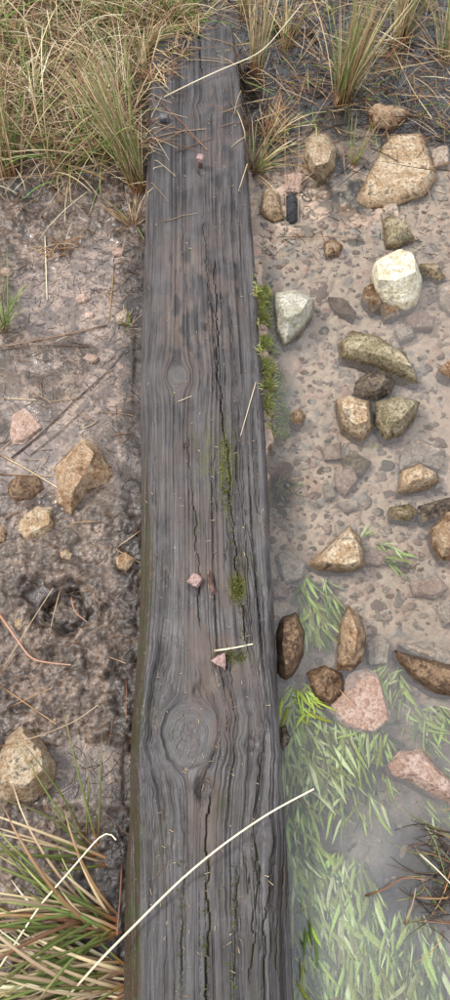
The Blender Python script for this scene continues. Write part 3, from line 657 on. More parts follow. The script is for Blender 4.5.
# mid right
stone([(166, 129), (248, 50), (274, 80), (280, 131), (250, 143), (190, 141)], 'tan', 'sharp triangular tan stone pointing out of cloudy water', -.001, .42, 40, facets=2, rough=.7, **Q(225, 500), top=[(190, 124), (247, 60), (264, 86), (270, 122), (240, 130)])
stone([(102, 265), (114, 233), (143, 224), (160, 265), (156, 310), (140, 345), (120, 361), (104, 345)], 'brown', 'upright dark brown stone leaning beside the timber', 0, .75, 41, slope=1.5, **Q(225, 500), top=[(118, 250), (140, 236), (147, 270), (137, 318), (120, 332), (114, 290)])
stone([(226, 290), (230, 250), (246, 211), (270, 233), (283, 270), (279, 315), (255, 341), (223, 341)], 'orange', 'tall pointed orange-brown stone standing alone', 0, .8, 42, slope=1.4, **Q(225, 500), top=[(240, 232), (250, 224), (264, 262), (258, 302), (246, 304), (238, 262)])
stone([(340, 300), (380, 312), (452, 330), (480, 350), (460, 392), (420, 387), (375, 357), (350, 327)], 'brown', 'long blackish wet stone below a pale sunken ledge', 0, .38, 43, **Q(225, 500), top=[(362, 314), (400, 324), (452, 342), (454, 368), (420, 371), (382, 348)])
stone([(345, 288), (400, 283), (460, 305), (480, 335), (440, 330), (380, 308)], 'silt', 'pale sunken ledge behind the long blackish stone', -.008, .15, 44, facets=2, **Q(225, 500))
stone([(203, 412), (250, 347), (287, 338), (312, 355), (332, 440), (300, 466), (240, 457)], 'pink', 'broad flat pink stone lying just awash', -.006, .075, 45, facets=2, **Q(225, 500))
stone([(163, 345), (200, 329), (236, 350), (241, 380), (210, 413), (178, 395)], 'brown', 'lumpy brown stone against the broad pink one', 0, .4, 46, rough=1.6, **Q(225, 500))
stone([(408, 62), (440, 25), (470, 10), (480, 100), (450, 122), (435, 121), (416, 95)], 'orange', 'big orange-tan boulder beside the dark mossy stone', 0, .5, 47, **Q(225, 500), top=[(425, 62), (445, 38), (466, 26), (468, 84), (440, 100)])
stone([(385, 12), (450, -6), (470, 8), (430, 32), (395, 47)], 'dark', 'dark mossy stone behind the big orange-tan boulder', 0, .5, 48, **Q(225, 500))
stone([(328, 15), (370, 7), (387, 25), (370, 43), (333, 37)], 'olive', 'low olive mossy stone left of the dark mossy one', 0, .35, 49, **Q(225, 500))
stone([(325, 34), (350, 3), (392, -4), (420, 28), (450, 58), (475, 80), (465, 116), (420, 92), (380, 68), (340, 53)], 'pink', 'long pinkish-brown rock lying among green water weed', 0, .32, 50, **Q(225, 750), top=[(345, 18), (388, 8), (442, 62), (440, 84), (386, 52)])
stone([(107, 455), (122, 449), (131, 480), (118, 501), (107, 490)], 'dark', 'little dark stone pressed against the timber beside the weed', 0, .5, 51, **Q(225, 500))
for i, (pl, mt, lb_) in enumerate([
    ([(100, 112), (125, 95), (162, 125), (155, 157), (118, 167)], 'silt', 'sunken pale slab between timber and the sharp triangular stone'),
    ([(96, 175), (118, 160), (130, 180), (122, 195), (98, 195)], 'siltpink', 'sunken pinkish stone hugging the timber above the brown upright stone'),
    ([(280, 285), (310, 265), (332, 290), (325, 325), (290, 330)], 'silt', 'sunken pale stone right of the tall pointed stone'),
    ([(370, 165), (425, 150), (450, 175), (420, 195), (380, 190)], 'siltpink', 'sunken pinkish slab out in the open cloudy water'),
    ([(425, 215), (455, 195), (470, 240), (440, 250)], 'silt', 'sunken pale block below the orange-tan boulder'),
    ([(270, 105), (300, 95), (335, 110), (310, 130), (280, 128)], 'siltpink', 'sunken flat stone off the corner of the triangular stone')]):
    stone(pl, mt, lb_, -.022, .14, 60 + i, facets=2, **Q(225, 500))
for i, (pl, mt, lb_) in enumerate([
    ([(190, 205), (232, 190), (245, 225), (215, 262), (192, 240)], 'siltpink', 'sunken pinkish stone in the middle of the gravelly pool'),
    ([(205, 170), (240, 165), (275, 185), (255, 215), (215, 215)], 'olive', 'sunken olive weedy stone in the gravelly pool'),
    ([(165, 238), (185, 232), (192, 262), (170, 272)], 'silt', 'sunken squarish pale stone in the gravelly pool'),
    ([(195, 275), (240, 270), (245, 290), (215, 298)], 'silt', 'sunken flat stone behind the triangular stone'),
    ([(160, 150), (205, 140), (205, 175), (170, 180)], 'siltpink', 'sunken brownish stone off the mossy bank')]):
    stone(pl, mt, lb_, -.018, .14, 80 + i, facets=2, off=(250, 380), sc=.4444)
stone([(165, 255), (190, 245), (210, 262), (200, 282), (170, 284)], 'orange', 'small orange stone set in gravel above the cream boulder', .002, .35, 88, off=(250, 130), sc=.4444)
stone([(175, 60), (210, 62), (240, 95), (235, 112), (190, 90)], 'orange', 'sunken ochre stone behind the long angular slab', -.012, .15, 89, off=(250, 270), sc=.4444)
# mud side
stone([(54, 470), (66, 453), (86, 437), (99, 447), (114, 474), (108, 484), (88, 492), (71, 517), (58, 505)], 'orange', 'largest orange-brown stone in the mud with a pale top', .012, .42, 100, facets=2, tilt=(.0, .0), top=[(68, 464), (84, 444), (95, 455), (86, 472), (72, 494), (64, 490)])
stone([(18, 370), (25, 330), (50, 315), (70, 330), (86, 355), (50, 386), (25, 390)], 'pink', 'mud-smeared pinkish stone half sunk in mud', None, .14, 101, facets=2, **Q(0, 250))
stone([(15, 467), (40, 450), (80, 455), (87, 477), (62, 502), (30, 508), (14, 492)], 'brown', 'dark brown stone between two paler stones in the mud', .010, .35, 102, **Q(0, 250))
stone([(28, 72), (40, 30), (75, 10), (106, 14), (109, 50), (90, 73), (50, 86)], 'tan', 'tan stone with an orange rim lying in the mud', .010, .32, 103, **Q(0, 500), top=[(45, 42), (75, 20), (98, 25), (98, 48), (60, 66)])
stone([(232, 115), (250, 102), (271, 119), (252, 141), (234, 136)], 'orange', 'small ochre stone on the mud near the timber', None, .35, 104, **Q(0, 500))
stone([(118, 104), (130, 97), (145, 108), (140, 120), (122, 117)], 'tan', 'little tan stone on bare mud above the boot hole', None, .3, 105, **Q(0, 500))
stone([(-12, 50), (8, 52), (15, 66), (8, 83), (-12, 84)], 'orange', 'ochre stone at the tan stone\'s left side', None, .35, 106, **Q(0, 500))
stone([(-8, 765), (8, 737), (22, 724), (40, 738), (56, 762), (53, 786), (34, 803), (8, 803), (-10, 795)], 'tan', 'rounded grey-tan boulder behind the grass tussock in the mud', .012, .55, 107, facets=2, rough=.7, slope=1.5, top=[(6, 752), (24, 734), (42, 752), (44, 770), (26, 786), (4, 782)])
stone([(30, 240), (42, 232), (50, 245), (40, 262), (28, 255)], 'tan', 'tiny tan stone left of the boot hole', None, .3, 108, **Q(0, 500))
stone([(230, 130), (250, 118), (262, 128), (252, 146), (234, 146)], 'silt', 'small muddy stone among tufts by the timber', None, .35, 109, **Q(0, 250))
for i, (x, y) in enumerate([(118, 251), (82, 299), (88, 315), (6, 272), (92, 358)]):
    rg = random.Random(i + 5); pl = [(x + rg.uniform(5, 8) * math.cos(a) * 1.2, y + rg.uniform(3, 6) * math.sin(a)) for a in np.linspace(0, 6.28, 7)[:-1]]
    stone(pl, 'pink', 'small flat orange-pink stone bedded in smooth mud', None, .18, 110 + i, facets=1, group='flat stones bedded in mud')

# pebbles on the stream bed: individuals, meshes shared
PEBM = []
for i in range(14):
    rg = np.random.RandomState(700 + i); k = rg.randint(5, 8); th = np.sort(rg.uniform(0, 6.28, k)); th = np.linspace(0, 6.28, k, endpoint=False) + rg.uniform(-.35, .35, k)
    pl = np.stack([np.cos(th) * rg.uniform(.7, 1.1, k), np.sin(th) * rg.uniform(.5, .95, k)], 1)
    V, f, _ = stone_mesh(pl, .42, 700 + i, .3, facets=2, na=14, nrg=4, rough=.5, slope=1.6)
    for mt in ('silt', 'siltpink', 'grey', 'tan'):
        PEBM.append((mt, mesh_from('pebble', V, f, [SM[mt]])))
rg = random.Random(42); placed = []
plabel = dict(silt='pale silty pebble on the stream bed', siltpink='pinkish pebble on the stream bed', grey='grey pebble on the stream bed', tan='tan pebble on the stream bed')
n = 0; tries = 0
while n < 290 and tries < 9000:
    tries += 1
    if rg.random() < .7: px, py = rg.uniform(262, 448), rg.uniform(195, 600)
    else: px, py = rg.uniform(262, 448), rg.uniform(170, 860)
    rr_ = min(.045, .0095 + rg.expovariate(1 / .0085)); 
    if py > 660 and rg.random() < .6: continue
    b = P(px, py, 0)
    if uvw(b)[0] < .15: continue
    if any((b[0] - s[0]) ** 2 + (b[1] - s[1]) ** 2 < (s[2] + rr_ * .5) ** 2 for s in STONES): continue
    if any((b[0] - s[0]) ** 2 + (b[1] - s[1]) ** 2 < ((s[2] + rr_) * .85) ** 2 for s in placed): continue
    placed.append((b[0], b[1], rr_))
    mt, me = rg.choice(PEBM)
    if mt in ('grey', 'tan') and rg.random() < .45: mt, me = rg.choice([q for q in PEBM if q[0] in ('silt', 'siltpink')])
    o = link('pebble', me, None, (b[0], b[1], hq(b[0], b[1]) - .12 * rr_)); o.scale = (rr_, rr_ * rg.uniform(.8, 1.1), rr_ * rg.uniform(.22, .5))
    o.rotation_euler = (rg.uniform(-.15, .15), rg.uniform(-.15, .15), rg.uniform(0, 6.28))
    tag(o, plabel[mt], 'pebble', plabel[mt].replace('pebble', 'pebbles')); n += 1
print('pebbles', n)
# fine gravel between them, uncountable
rg = np.random.RandomState(9); gvv = []; gff = []
for mt, cnt in (('silt', 800), ('siltpink', 500), ('tan', 200)):
    gvv = []; gff = []
    for i in range(cnt):
        px, py = rg.uniform(255, 452), rg.uniform(165, 620) if rg.rand() < .8 else rg.uniform(120, 900)
        b = P(px, py, 0); u_, _v = uvw(b)
        if u_ < .145: continue
        r_ = rg.uniform(.0025, .006) if rg.rand() < .6 else rg.uniform(.006, .012); z = hq(b[0], b[1]); b0 = len(gvv); k = 6
        ph = rg.uniform(0, 6.28)
        fl_ = .5 if r_ > .006 else 1.0; ax_ = rg.uniform(.6, 1)
        for (s_, zz) in ((1, -.3), (.92, .35), (.6, .52)):
            for q in range(k):
                th = ph + 6.283 * q / k; R_ = r_ * s_ * rg.uniform(.8, 1.15); gvv.append((b[0] + R_ * math.cos(th), b[1] + ax_ * R_ * math.sin(th), z + r_ * zz * fl_))
        for a_ in (0, k):
            for q in range(k): gff.append((b0 + a_ + q, b0 + a_ + (q + 1) % k, b0 + a_ + k + (q + 1) % k, b0 + a_ + k + q))
        gff.append(tuple(b0 + 2 * k + q for q in range(k)))
    nm = {'silt': 'pale fine gravel scattered over the stream bed', 'tan': 'tan fine gravel scattered over the stream bed', 'siltpink': 'pinkish fine gravel scattered over the stream bed', 'brown': 'brown grit scattered over the stream bed'}[mt]
    tag(link('gravel', mesh_from('gravel', np.array(gvv), gff, [SM[mt]])), nm, 'gravel', kind='stuff')

# ------------------------------------------------------------------ blades, straws, twigs
def blade_mat(name, base, midc, tip, rough=.5, var=.35):
    m = NT(name); t = m.attr('t'); r = m.attr('rnd'); n = m.noise(60, m.obj(), 2)
    c = m.mix(m.ramp(t, .02, .28), base, midc); c = m.mix(m.ramp(t, .55, 1.0), c, tip)
    c = m.hsv(c, m.ramp(r, 0, 1, .485, .515), 1.0, m.ramp(r, 0, 1, 1 - var, 1 + var)); c = m.mix(m.ramp(n, .55, .7, 0, .35), c, base)
    return m.finish(c, rough, None, .12)
GREEN = blade_mat('green_rush', (.17, .070, .025), (.130, .165, .045), (.29, .25, .11))
BRIGHT = blade_mat('fresh_grass', (.14, .12, .05), (.14, .24, .04), (.20, .30, .07))
DRY = blade_mat('dry_rush', (.20, .095, .045), (.42, .305, .18), (.55, .43, .28))
BROWN = blade_mat('brown_dead_rush', (.10, .050, .028), (.24, .130, .065), (.33, .20, .12))
STRAW = blade_mat('pale_straw', (.52, .42, .27), (.66, .57, .39), (.66, .58, .42), .45, .12)
REED = blade_mat('orange_reed', (.38, .20, .11), (.44, .26, .16), (.40, .25, .16), .45, .15)
TWIG = blade_mat('dark_twig', (.05, .032, .025), (.085, .055, .04), (.11, .07, .05), .5, .3)
BLACK = blade_mat('black_litter', (.020, .015, .012), (.032, .023, .018), (.045, .033, .026), .35, .4)
MOSS = blade_mat('moss', (.13, .115, .03), (.29, .29, .075), (.52, .50, .20), .7, .3)

def rush_pts(root, az, lean, L, droop, n=8, wob=0., rg=random):
    """stem from root: az heading, lean 0 upright..1 flat; droop bends it over"""
    s = np.linspace(0, 1, n); h = np.array([math.cos(az), math.sin(az)])
    ang = (1 - lean) * math.pi / 2 - droop * s ** 1.4 * 1.6
    ds = L / (n - 1); p = [np.array(root, float)]
    side = np.array([-h[1], h[0]]); wv = rg.uniform(-wob, wob)
    for i in range(1, n):
        a_ = ang[i]; st_ = np.array([*(h * math.cos(a_) + side * wv * s[i]), math.sin(a_)]) * ds
        q = p[-1] + st_; gz = hq(q[0], q[1]) + .003
        uu_, v_ = uvw(q)
        if wL(v_) < uu_ < wR(v_) and v_ < V_FAR: gz = max(gz, ZT + .003)
        q[2] = max(q[2], gz); p.append(q)
    return np.array(p)
def tussock(px, py, n, az, azs, Lm, lean, leans, droop, mix, label, seed, rpx=10, parts=True, w=.0014, group=None, cat='rush tussock', name='rush_tussock', flat=.5, z0=None):
    """mix: {material: share}; parts: each blade its own object, else one joined mesh per material"""
    rg = random.Random(seed); b = P(px, py, 0); z = hq(b[0], b[1]) if z0 is None else z0
    b = P(px, py, z); root = link(name, None, None, (b[0], b[1], z)); tag(root, label, cat, group)
    mats = list(mix); joined = {k: MB() for k in mats}; rm = rpx * .0021
    for i in range(n):
        k = rg.choices(mats, [mix[q] for q in mats])[0]
        rr_ = rm * math.sqrt(rg.random()); th = rg.uniform(0, 6.283)
        x, y = b[0] + rr_ * math.cos(th), b[1] + rr_ * math.sin(th)
        zz = hq(x, y) - .004 if z0 is None else z0
        L = Lm * rg.uniform(.45, 1.2); a_ = rad(az) + rg.gauss(0, rad(azs)); ln = min(.97, max(0, rg.gauss(lean, leans)))
        pts = rush_pts((x, y, zz), a_, ln, L, max(0, droop * rg.uniform(.3, 1.7)), 8, .25 if w < .003 else .7, rg)
        r0 = w * rg.uniform(.65, 1.25); rads = r0 * np.array([1.0, 1.1, 1.05, 1, .92, .8, .6, .22])
        mb = MB() if parts else joined[k]
        mb.tube(pts, rads, 4, rg.random(), flat)
        if parts: mb.build({GREEN: 'green_blade', BRIGHT: 'green_blade', DRY: 'dry_blade', BROWN: 'brown_blade', STRAW: 'straw_blade'}[k], k, root, (b[0], b[1], z))
    if not parts:
        for k, mb in joined.items():
            if mb.v:
                o = mb.build({GREEN: 'green_blades', BRIGHT: 'fresh_blades', DRY: 'dry_blades', BROWN: 'brown_blades', STRAW: 'straw_blades', MOSS: 'moss_shoots'}[k], k, root, (b[0], b[1], z)); o['kind'] = 'stuff'
    return root
# azimuth: 90 = away from the camera (up the picture), 180 = left, 0 = right
tussock(139, 186, 130, 122, 13, .34, .38, .13, .25, {GREEN: 5, DRY: 5, BROWN: 2}, 'tall green and tan rush fanning out from the timber edge', 1, 11)
tussock(128, 112, 70, 120, 30, .22, .35, .2, .4, {GREEN: 4, DRY: 5, STRAW: 1}, 'short tan and green rush beside the far corner of the timber', 2, 12)
tussock(8, 168, 70, 95, 22, .30, .3, .15, .3, {GREEN: 6, DRY: 4, BROWN: 2}, 'upright green rush standing at the mud\'s far margin', 3, 16)
tussock(340, 106, 120, 62, 20, .34, .30, .14, .25, {GREEN: 5, DRY: 5, BROWN: 2}, 'big green and tan rush growing in the black pool', 4, 9)
tussock(256, 74, 55, 88, 14, .26, .22, .12, .2, {DRY: 8, GREEN: 2, BROWN: 1}, 'straw-coloured upright rush beside the far right corner of the timber', 5, 8)
tussock(252, 172, 46, 20, 42, .16, .55, .18, .3, {GREEN: 5, DRY: 3, BROWN: 3}, 'low dark green tuft sprawling off the right side of the timber', 6, 6)
tussock(398, 50, 70, 75, 25, .30, .28, .15, .25, {GREEN: 5, DRY: 5, BROWN: 2}, 'tan and green rush behind the flat tan slab', 7, 10)
tussock(444, 68, 45, 95, 22, .26, .25, .15, .25, {GREEN: 5, DRY: 4}, 'green rush at the water right of the other rushes', 8, 8)
tussock(352, 166, 16, 50, 40, .12, .35, .2, .2, {GREEN: 6, BROWN: 3}, 'small sparse green tuft in black mud left of the flat slab', 9, 5, w=.0012)
tussock(272, 140, 40, 60, 60, .14, .6, .2, .3, {DRY: 4, BROWN: 6}, 'flattened brown dead tuft between timber and egg-shaped stone', 10, 12)
tussock(146, 80, 30, 100, 30, .16, .40, .2, .3, {DRY: 6, GREEN: 3, BROWN: 2}, 'dry rush leaning over the far corner of the timber', 11, 8)
# foreground tussock at the lower left, blades swept to the left
tussock(112, 985, 105, 180, 17, .29, .60, .12, .42, {GREEN: 5, DRY: 8, STRAW: 2}, 'large foreground grass tussock swept flat beside the timber, lower half', 21, 17, w=.0030, flat=.35, cat='grass tussock', name='grass_tussock')
tussock(110, 925, 64, 172, 20, .26, .55, .14, .40, {GREEN: 5, DRY: 6, BROWN: 1}, 'foreground grass tussock with orange-brown leaf bases against the timber', 22, 12, w=.0030, flat=.35, cat='grass tussock', name='grass_tussock')
shoots = tussock(100, 862, 9, 160, 16, .22, .5, .1, .22, {GREEN: 6, DRY: 2}, 'sparse upright grass shoots behind the foreground tussock', 27, 9, w=.0026, flat=.35, cat='grass tussock', name='grass_tussock')
sl_ = np.array(shoots.location)
for pl, zt_ in (([(99, 850), (82, 790), (62, 705)], .16), ([(98, 846), (100, 795), (102, 730)], .12), ([(86, 840), (88, 800), (89, 770)], .09), ([(86, 838), (58, 788), (25, 745)], .14), ([(100, 852), (60, 815), (14, 738)], .10), ([(92, 850), (72, 835), (48, 802)], .08), ([(98, 858), (45, 812), (-4, 798)], .10)):
    q = interp_poly(pl, 9); zz = np.linspace(.004, zt_, 9); pts = np.array([P(q[i, 0], q[i, 1], zz[i]) for i in range(9)])
    mb = MB(); mb.tube(pts, .0019 * np.array([1, 1.1, 1.1, 1, .95, .85, .7, .5, .2]), 4, random.Random(pl[0][0] + pl[2][1]).random(), .4); mb.build('green_blade', GREEN, shoots, tuple(sl_))
# far left grass: joined blades
FAR = [(20, 60), (62, 45), (105, 62), (150, 28), (188, 14), (85, 105), (40, 115), (130, 20), (-15, 100), (60, 160), (100, 150), (15, 10), (70, 5), (215, 10), (-20, 40), (115, 120), (35, 85)]
wd_ = ['tawny', 'straw-pale', 'mixed green', 'brownish', 'yellow-green']
for i, (x, y) in enumerate(FAR):
    mixes = [{DRY: 5, GREEN: 4, BROWN: 3}, {DRY: 5, STRAW: 2, GREEN: 4, BROWN: 1}, {GREEN: 5, BRIGHT: 1, DRY: 4}, {BROWN: 5, DRY: 5, GREEN: 1}, {BRIGHT: 3, GREEN: 3, DRY: 4}]
    tussock(x, y, 72, 95, 80, .20, .62, .25, .45, {**mixes[i % 5], GREEN: mixes[i % 5].get(GREEN, 1) + 1.5}, 'matted %s grass tuft in the turf beyond the mud' % wd_[i % 5], 40 + i, 26, False, .0018, 'matted %s tufts' % wd_[i % 5], 'grass tussock', 'grass_tussock')
for i, (x, y, a_) in enumerate([(300, 12, 90), (425, 8, 85), (360, 4, 80), (285, 55, 70), (245, 20, 80)]):
    tussock(x, y, 40, a_, 35, .22, .4, .2, .35, {DRY: 5, GREEN: 3, BROWN: 3}, 'thin rush tuft rising from the far black pool', 70 + i, 10, False, .0012, 'far pool rushes')
# outside the frame: the same turf goes on
for i, (x, y) in enumerate([(-90, 60), (-80, 150), (520, 60), (540, 20), (60, -40), (160, -35), (300, -40), (420, -35), (-60, 0), (230, -30)]):
    tussock(x, y, 110, 95, 70, .24, .45, .25, .45, {DRY: 5, GREEN: 4, BROWN: 2}, 'matted grass tuft in the turf around the pool', 90 + i, 30, False, .0014, 'outer turf tufts', 'grass tussock', 'grass_tussock')
for i, (x, y, a_) in enumerate([(160, 78, -10), (176, 52, 0), (192, 32, -20)]):
    tussock(x, y, 34, a_ + 100, 80, .075, .86, .10, .3, {DRY: 5, BROWN: 6, GREEN: 2}, ['dead grass wisps lying on the timber beside the dark bolt head', 'dead grass wisps lying over the far left corner of the timber', 'dead grass wisps lying on the far end of the timber by the crack'][i], 150 + i, 17, True, .0013, None, 'grass tuft', 'grass_tuft', z0=ZT)
tussock(172, 19, 60, 285, 40, .17, .42, .15, .45, {DRY: 5, GREEN: 5, BROWN: 3}, 'drooping green and tan tuft hanging over the far end of the timber', 160, 16, True, .0015, None, 'grass tussock', 'grass_tussock')
tussock(147, 58, 50, 15, 35, .15, .42, .15, .5, {DRY: 5, GREEN: 4, BROWN: 4}, 'tan and green tuft spilling sideways onto the far left corner of the timber', 161, 10, True, .0015, None, 'grass tussock', 'grass_tussock')
# small tufts on the mud
tussock(2, 330, 16, 60, 40, .16, .35, .2, .3, {GREEN: 5, BRIGHT: 4}, 'small bright green tuft at the mud\'s left side', 110, 7, cat='grass tuft', name='grass_tuft')
tussock(128, 325, 20, 120, 70, .05, .5, .2, .3, {GREEN: 5, DRY: 3}, 'tiny green tuft hugging the timber on the mud side', 111, 6, w=.001, cat='grass tuft', name='grass_tuft')
tussock(132, 225, 30, 120, 60, .09, .5, .2, .4, {BROWN: 5, DRY: 3, GREEN: 1}, 'small dead brown tuft under the tall fanning rush', 112, 7, cat='grass tuft', name='grass_tuft')
tussock(60, 250, 26, 100, 90, .07, .8, .15, .3, {BROWN: 6, DRY: 3}, 'trampled brown tuft on the far mud', 113, 14, cat='grass tuft', name='grass_tuft')
tussock(282, 488, 26, 290, 60, .06, .6, .2, .3, {GREEN: 5, BROWN: 4}, 'dark wet tuft at the waterline below the mossy bank', 114, 9, cat='grass tuft', name='grass_tuft')
# moss along the timber
for i, (x, y, rp, n_, lb_) in enumerate([(267, 318, 15, 620, 'largest yellow-green moss cushion beside the grey lichened stone'), (271, 372, 14, 460, 'bright green moss cushion between timber and shallow water'), (276, 414, 15, 420, 'small green moss cushion, lowest along the timber edge'), (274, 393, 10, 260, 'moss patch above the small lowest cushion'), (278, 434, 9, 200, 'last thin moss patch below the lowest cushion'), (265, 296, 10, 260, 'pale moss tuft at the top of the mossy bank'), (268, 346, 9, 240, 'thin moss patch linking the two big moss cushions')]):
    tussock(x, y, int(n_ * 1.3), 60, 110, .021, .4, .25, .35, {MOSS: 8, BRIGHT: 2, DRY: 1}, lb_, 120 + i, rp, False, .0011, None, 'moss', 'moss_cushion')
# moss inside cracks of the timber (part of the beam)
mb = MB(); rg = random.Random(77)
for _ in range(420):
    k = rg.random()
    if k < .3: px, py = 238 + rg.gauss(0, 3.2), 588 + rg.gauss(0, 6)
    elif k < .5: px, py = 225 + rg.gauss(0, 2.2), rg.uniform(440, 510)
    elif k < .65: px, py = 233 + rg.gauss(0, 6), 657 + rg.gauss(0, 3)
    elif k < .8: px, py = np.interp(v0 := rg.uniform(500, 650), [500, 580, 650], [229, 237, 244]) + rg.gauss(0, 1.2), v0
    else: px, py = rg.choice([181, 206, 233]) + rg.gauss(0, 1.5), rg.uniform(860, 1000)
    z = ztop(px, py); b = P(px, py, z)
    mb.tube([b, b + np.array([rg.gauss(0, .002), rg.gauss(0, .002), .003]), b + np.array([rg.gauss(0, .003), rg.gauss(0, .003), .006])], [.0009, .0008, .0003], 3, rg.random())
o = mb.build('moss', blade_mat('timber_moss', (.05, .05, .012), (.12, .13, .03), (.22, .22, .07), .7, .3), beam, (ORG[0], ORG[1], 0)); o['kind'] = 'stuff'

def straw(pl, z, rpx, mat, label, n=12, name='straw', group=None, cat='straw', rnd=None, sag=0, taper=.6, curl=0):
    """pl photo pixels; z a number, 'g' ground-following, or list of heights along pl"""
    pl = np.array(pl, float); q = interp_poly(pl, n); s = np.linspace(0, 1, n)
    pts = []
    for i in range(n):
        if z == 'g':
            b = P(q[i, 0], q[i, 1], .01); zz = hq(b[0], b[1]) + .003
        elif z == 'b': zz = ztop(q[i, 0], q[i, 1]) + .002
        else: zz = float(np.interp(s[i], np.linspace(0, 1, len(z)), z)) if isinstance(z, (list, tuple)) else z
        pts.append(P(q[i, 0], q[i, 1], zz))
    pts = np.array(pts)
    if z in ('g', 'b'): pts[1:-1, 2] = np.maximum(pts[1:-1, 2], .5 * (pts[:-2, 2] + pts[2:, 2]))
    mb = MB(); mb.tube(pts, rpx * .001 * np.linspace(1, taper, n), 5, random.Random(str(pl[0])).random() if rnd is None else rnd)
    c0 = pts.mean(0); c0 = (c0[0], c0[1], pts[:, 2].min())
    o = mb.build(name, mat, None, c0); return tag(o, label, cat, group)
straw([(62, 1003), (100, 960), (135, 925), (180, 880), (222, 845), (270, 812), (314, 789)], [.05, .09, .10, .105, .11, .115, .12], 2.1, STRAW, 'long pale straw lying right across the near part of the timber', 24, taper=.75)
straw([(-4, 973), (40, 905), (75, 865), (104, 831), (110, 829), (117, 835), (116, 840)], [.08, .09, .10, .11, .115, .11, .105], 1.9, STRAW, 'pale straw with a hooked tip above the foreground tussock', 22)
straw([(164, 97), (190, 84), (220, 70), (262, 53), (303, 3)], [.088, .095, .10, .11, .16], 1.9, STRAW, 'long pale straw slanting over the far end of the timber', 18)
straw([(256, 382), (240, 438)], 'b', 1.2, STRAW, 'thin pale straw on the timber beside the moss', 8)
straw([(214, 651), (235, 648), (253, 644)], 'b', 2.2, STRAW, 'short thick straw beside the three-cornered bolt', 8)
straw([(177, 402), (192, 396)], 'b', 1.0, STRAW, 'tiny straw below the small round knot', 6)
straw([(155, 97), (180, 121), (207, 150)], 'b', 1.5, BROWN, 'brown twig running down past the dark bolt head', 10, cat='twig', name='twig')
straw([(150, 139), (175, 132), (206, 129)], 'b', 1.5, DRY, 'pale brown stem across the timber below the dark bolt head', 10, cat='twig', name='twig')
straw([(177, 152), (212, 138)], 'b', 1.3, BROWN, 'short brown twig just above the tall bolt', 8, cat='twig', name='twig')
straw([(165, 124), (190, 134), (208, 150)], 'b', 1.0, BROWN, 'thin twig forking off beside the dark bolt head', 8, cat='twig', name='twig')
straw([(164, 222), (182, 216), (197, 213)], 'b', 1.0, DRY, 'thin curved stem lying across the timber between tall bolt and small knot', 8)
straw([(45, 237), (47, 300)], 'g', 1.7, STRAW, 'straight pale straw standing out on the far mud', 8)
straw([(107, 325), (60, 336), (0, 347)], 'g', 1.5, BROWN, 'long pinkish stem slanting over smooth mud', 12)
straw([(88, 347), (40, 344), (0, 350)], 'g', 1.2, TWIG, 'dark straight stem just below the long pinkish one', 10)
straw([(114, 266), (111, 300), (108, 322)], 'g', 1.4, BROWN, 'reddish stem pointing at the timber on smooth mud', 8)
straw([(11, 458), (40, 435), (75, 400), (115, 365), (124, 350)], 'g', 1.6, TWIG, 'longest dark brown stem running diagonally over the mud', 16)
straw([(30, 455), (62, 430), (83, 410)], 'g', 1.1, TWIG, 'shorter dark stem beside the longest diagonal one', 9)
straw([(-2, 454), (25, 468), (58, 488)], 'g', 1.5, DRY, 'pale stem pointing at the largest mud stone', 10)
straw([(-2, 474), (52, 476)], 'g', 1.3, BROWN, 'reddish stem lying across above the dark brown stone', 8)
straw([(33, 415), (10, 442), (-2, 452)], 'g', 1.2, BROWN, 'brown stem lying over the mud-smeared pinkish stone', 8)
straw([(5, 520), (18, 512), (33, 503)], 'g', 1.2, BROWN, 'short stem between brown and tan mud stones', 6)
straw([(-4, 610), (15, 637), (31, 660), (50, 663), (71, 665)], [.03, .035, .03, .03, .028], 2.4, REED, 'orange kinked reed below the boot hole', 16)
straw([(-2, 677), (20, 640), (40, 608), (53, 588)], [.03, .03, .035, .03], 1.3, DRY, 'thin pale stem reaching into the boot hole', 12)
straw([(61, 587), (54, 612), (48, 640)], [.03, .02, .02], 1.0, DRY, 'short pale stem inside the boot hole', 8)
straw([(71, 597), (74, 612), (87, 622)], [.03, .02, .025], 1.5, REED, 'small kinked orange stem at the boot hole\'s rim', 9)
straw([(-2, 684), (25, 703), (56, 724)], 'g', 1.7, BROWN, 'brown stem above the grey-tan boulder', 10)
straw([(8, 708), (30, 698), (52, 688)], 'g', 1.2, BROWN, 'thin stem crossing above the grey-tan boulder', 8)
straw([(-2, 747), (40, 736), (75, 722), (98, 705)], [.09, .085, .06, .04], 1.6, DRY, 'long curved stem lying over the grey-tan boulder', 14)
straw([(126, 678), (127, 700), (126, 722)], 'g', 1.4, BROWN, 'reddish upright stem in the gutter against the timber', 8)
straw([(140, 531), (118, 547)], 'g', 1.2, DRY, 'pale stem touching the timber above the small ochre stone', 7)
straw([(106, 812), (122, 830), (138, 842)], [.03, .04, .045], 1.8, TWIG, 'dark twig against the timber behind the foreground tussock', 8, cat='twig', name='twig')
straw([(122, 862), (120, 900), (117, 935)], [.05, .05, .04], 2.0, BROWN, 'reddish brown stem lying along the timber in the tussock', 10)
straw([(285, 92), (285, 150), (286, 216)], [.05, .03, .012], 1.1, BROWN, 'thin straight brown stem hanging past the black chip', 10)
straw([(299, 100), (299, 160), (298, 218)], [.05, .03, .012], 1.1, DRY, 'thin straight pale stem past the egg-shaped stone', 10)
straw([(370, 30), (395, 62), (425, 95), (452, 130)], [.06, .05, .03, .03], 1.6, BROWN, 'brown stem leaning down over the water behind the flat slab', 12)
straw([(392, 45), (412, 90), (432, 118)], [.05, .03, .02], 1.3, DRY, 'pale stem crossing the brown one behind the flat slab', 10)
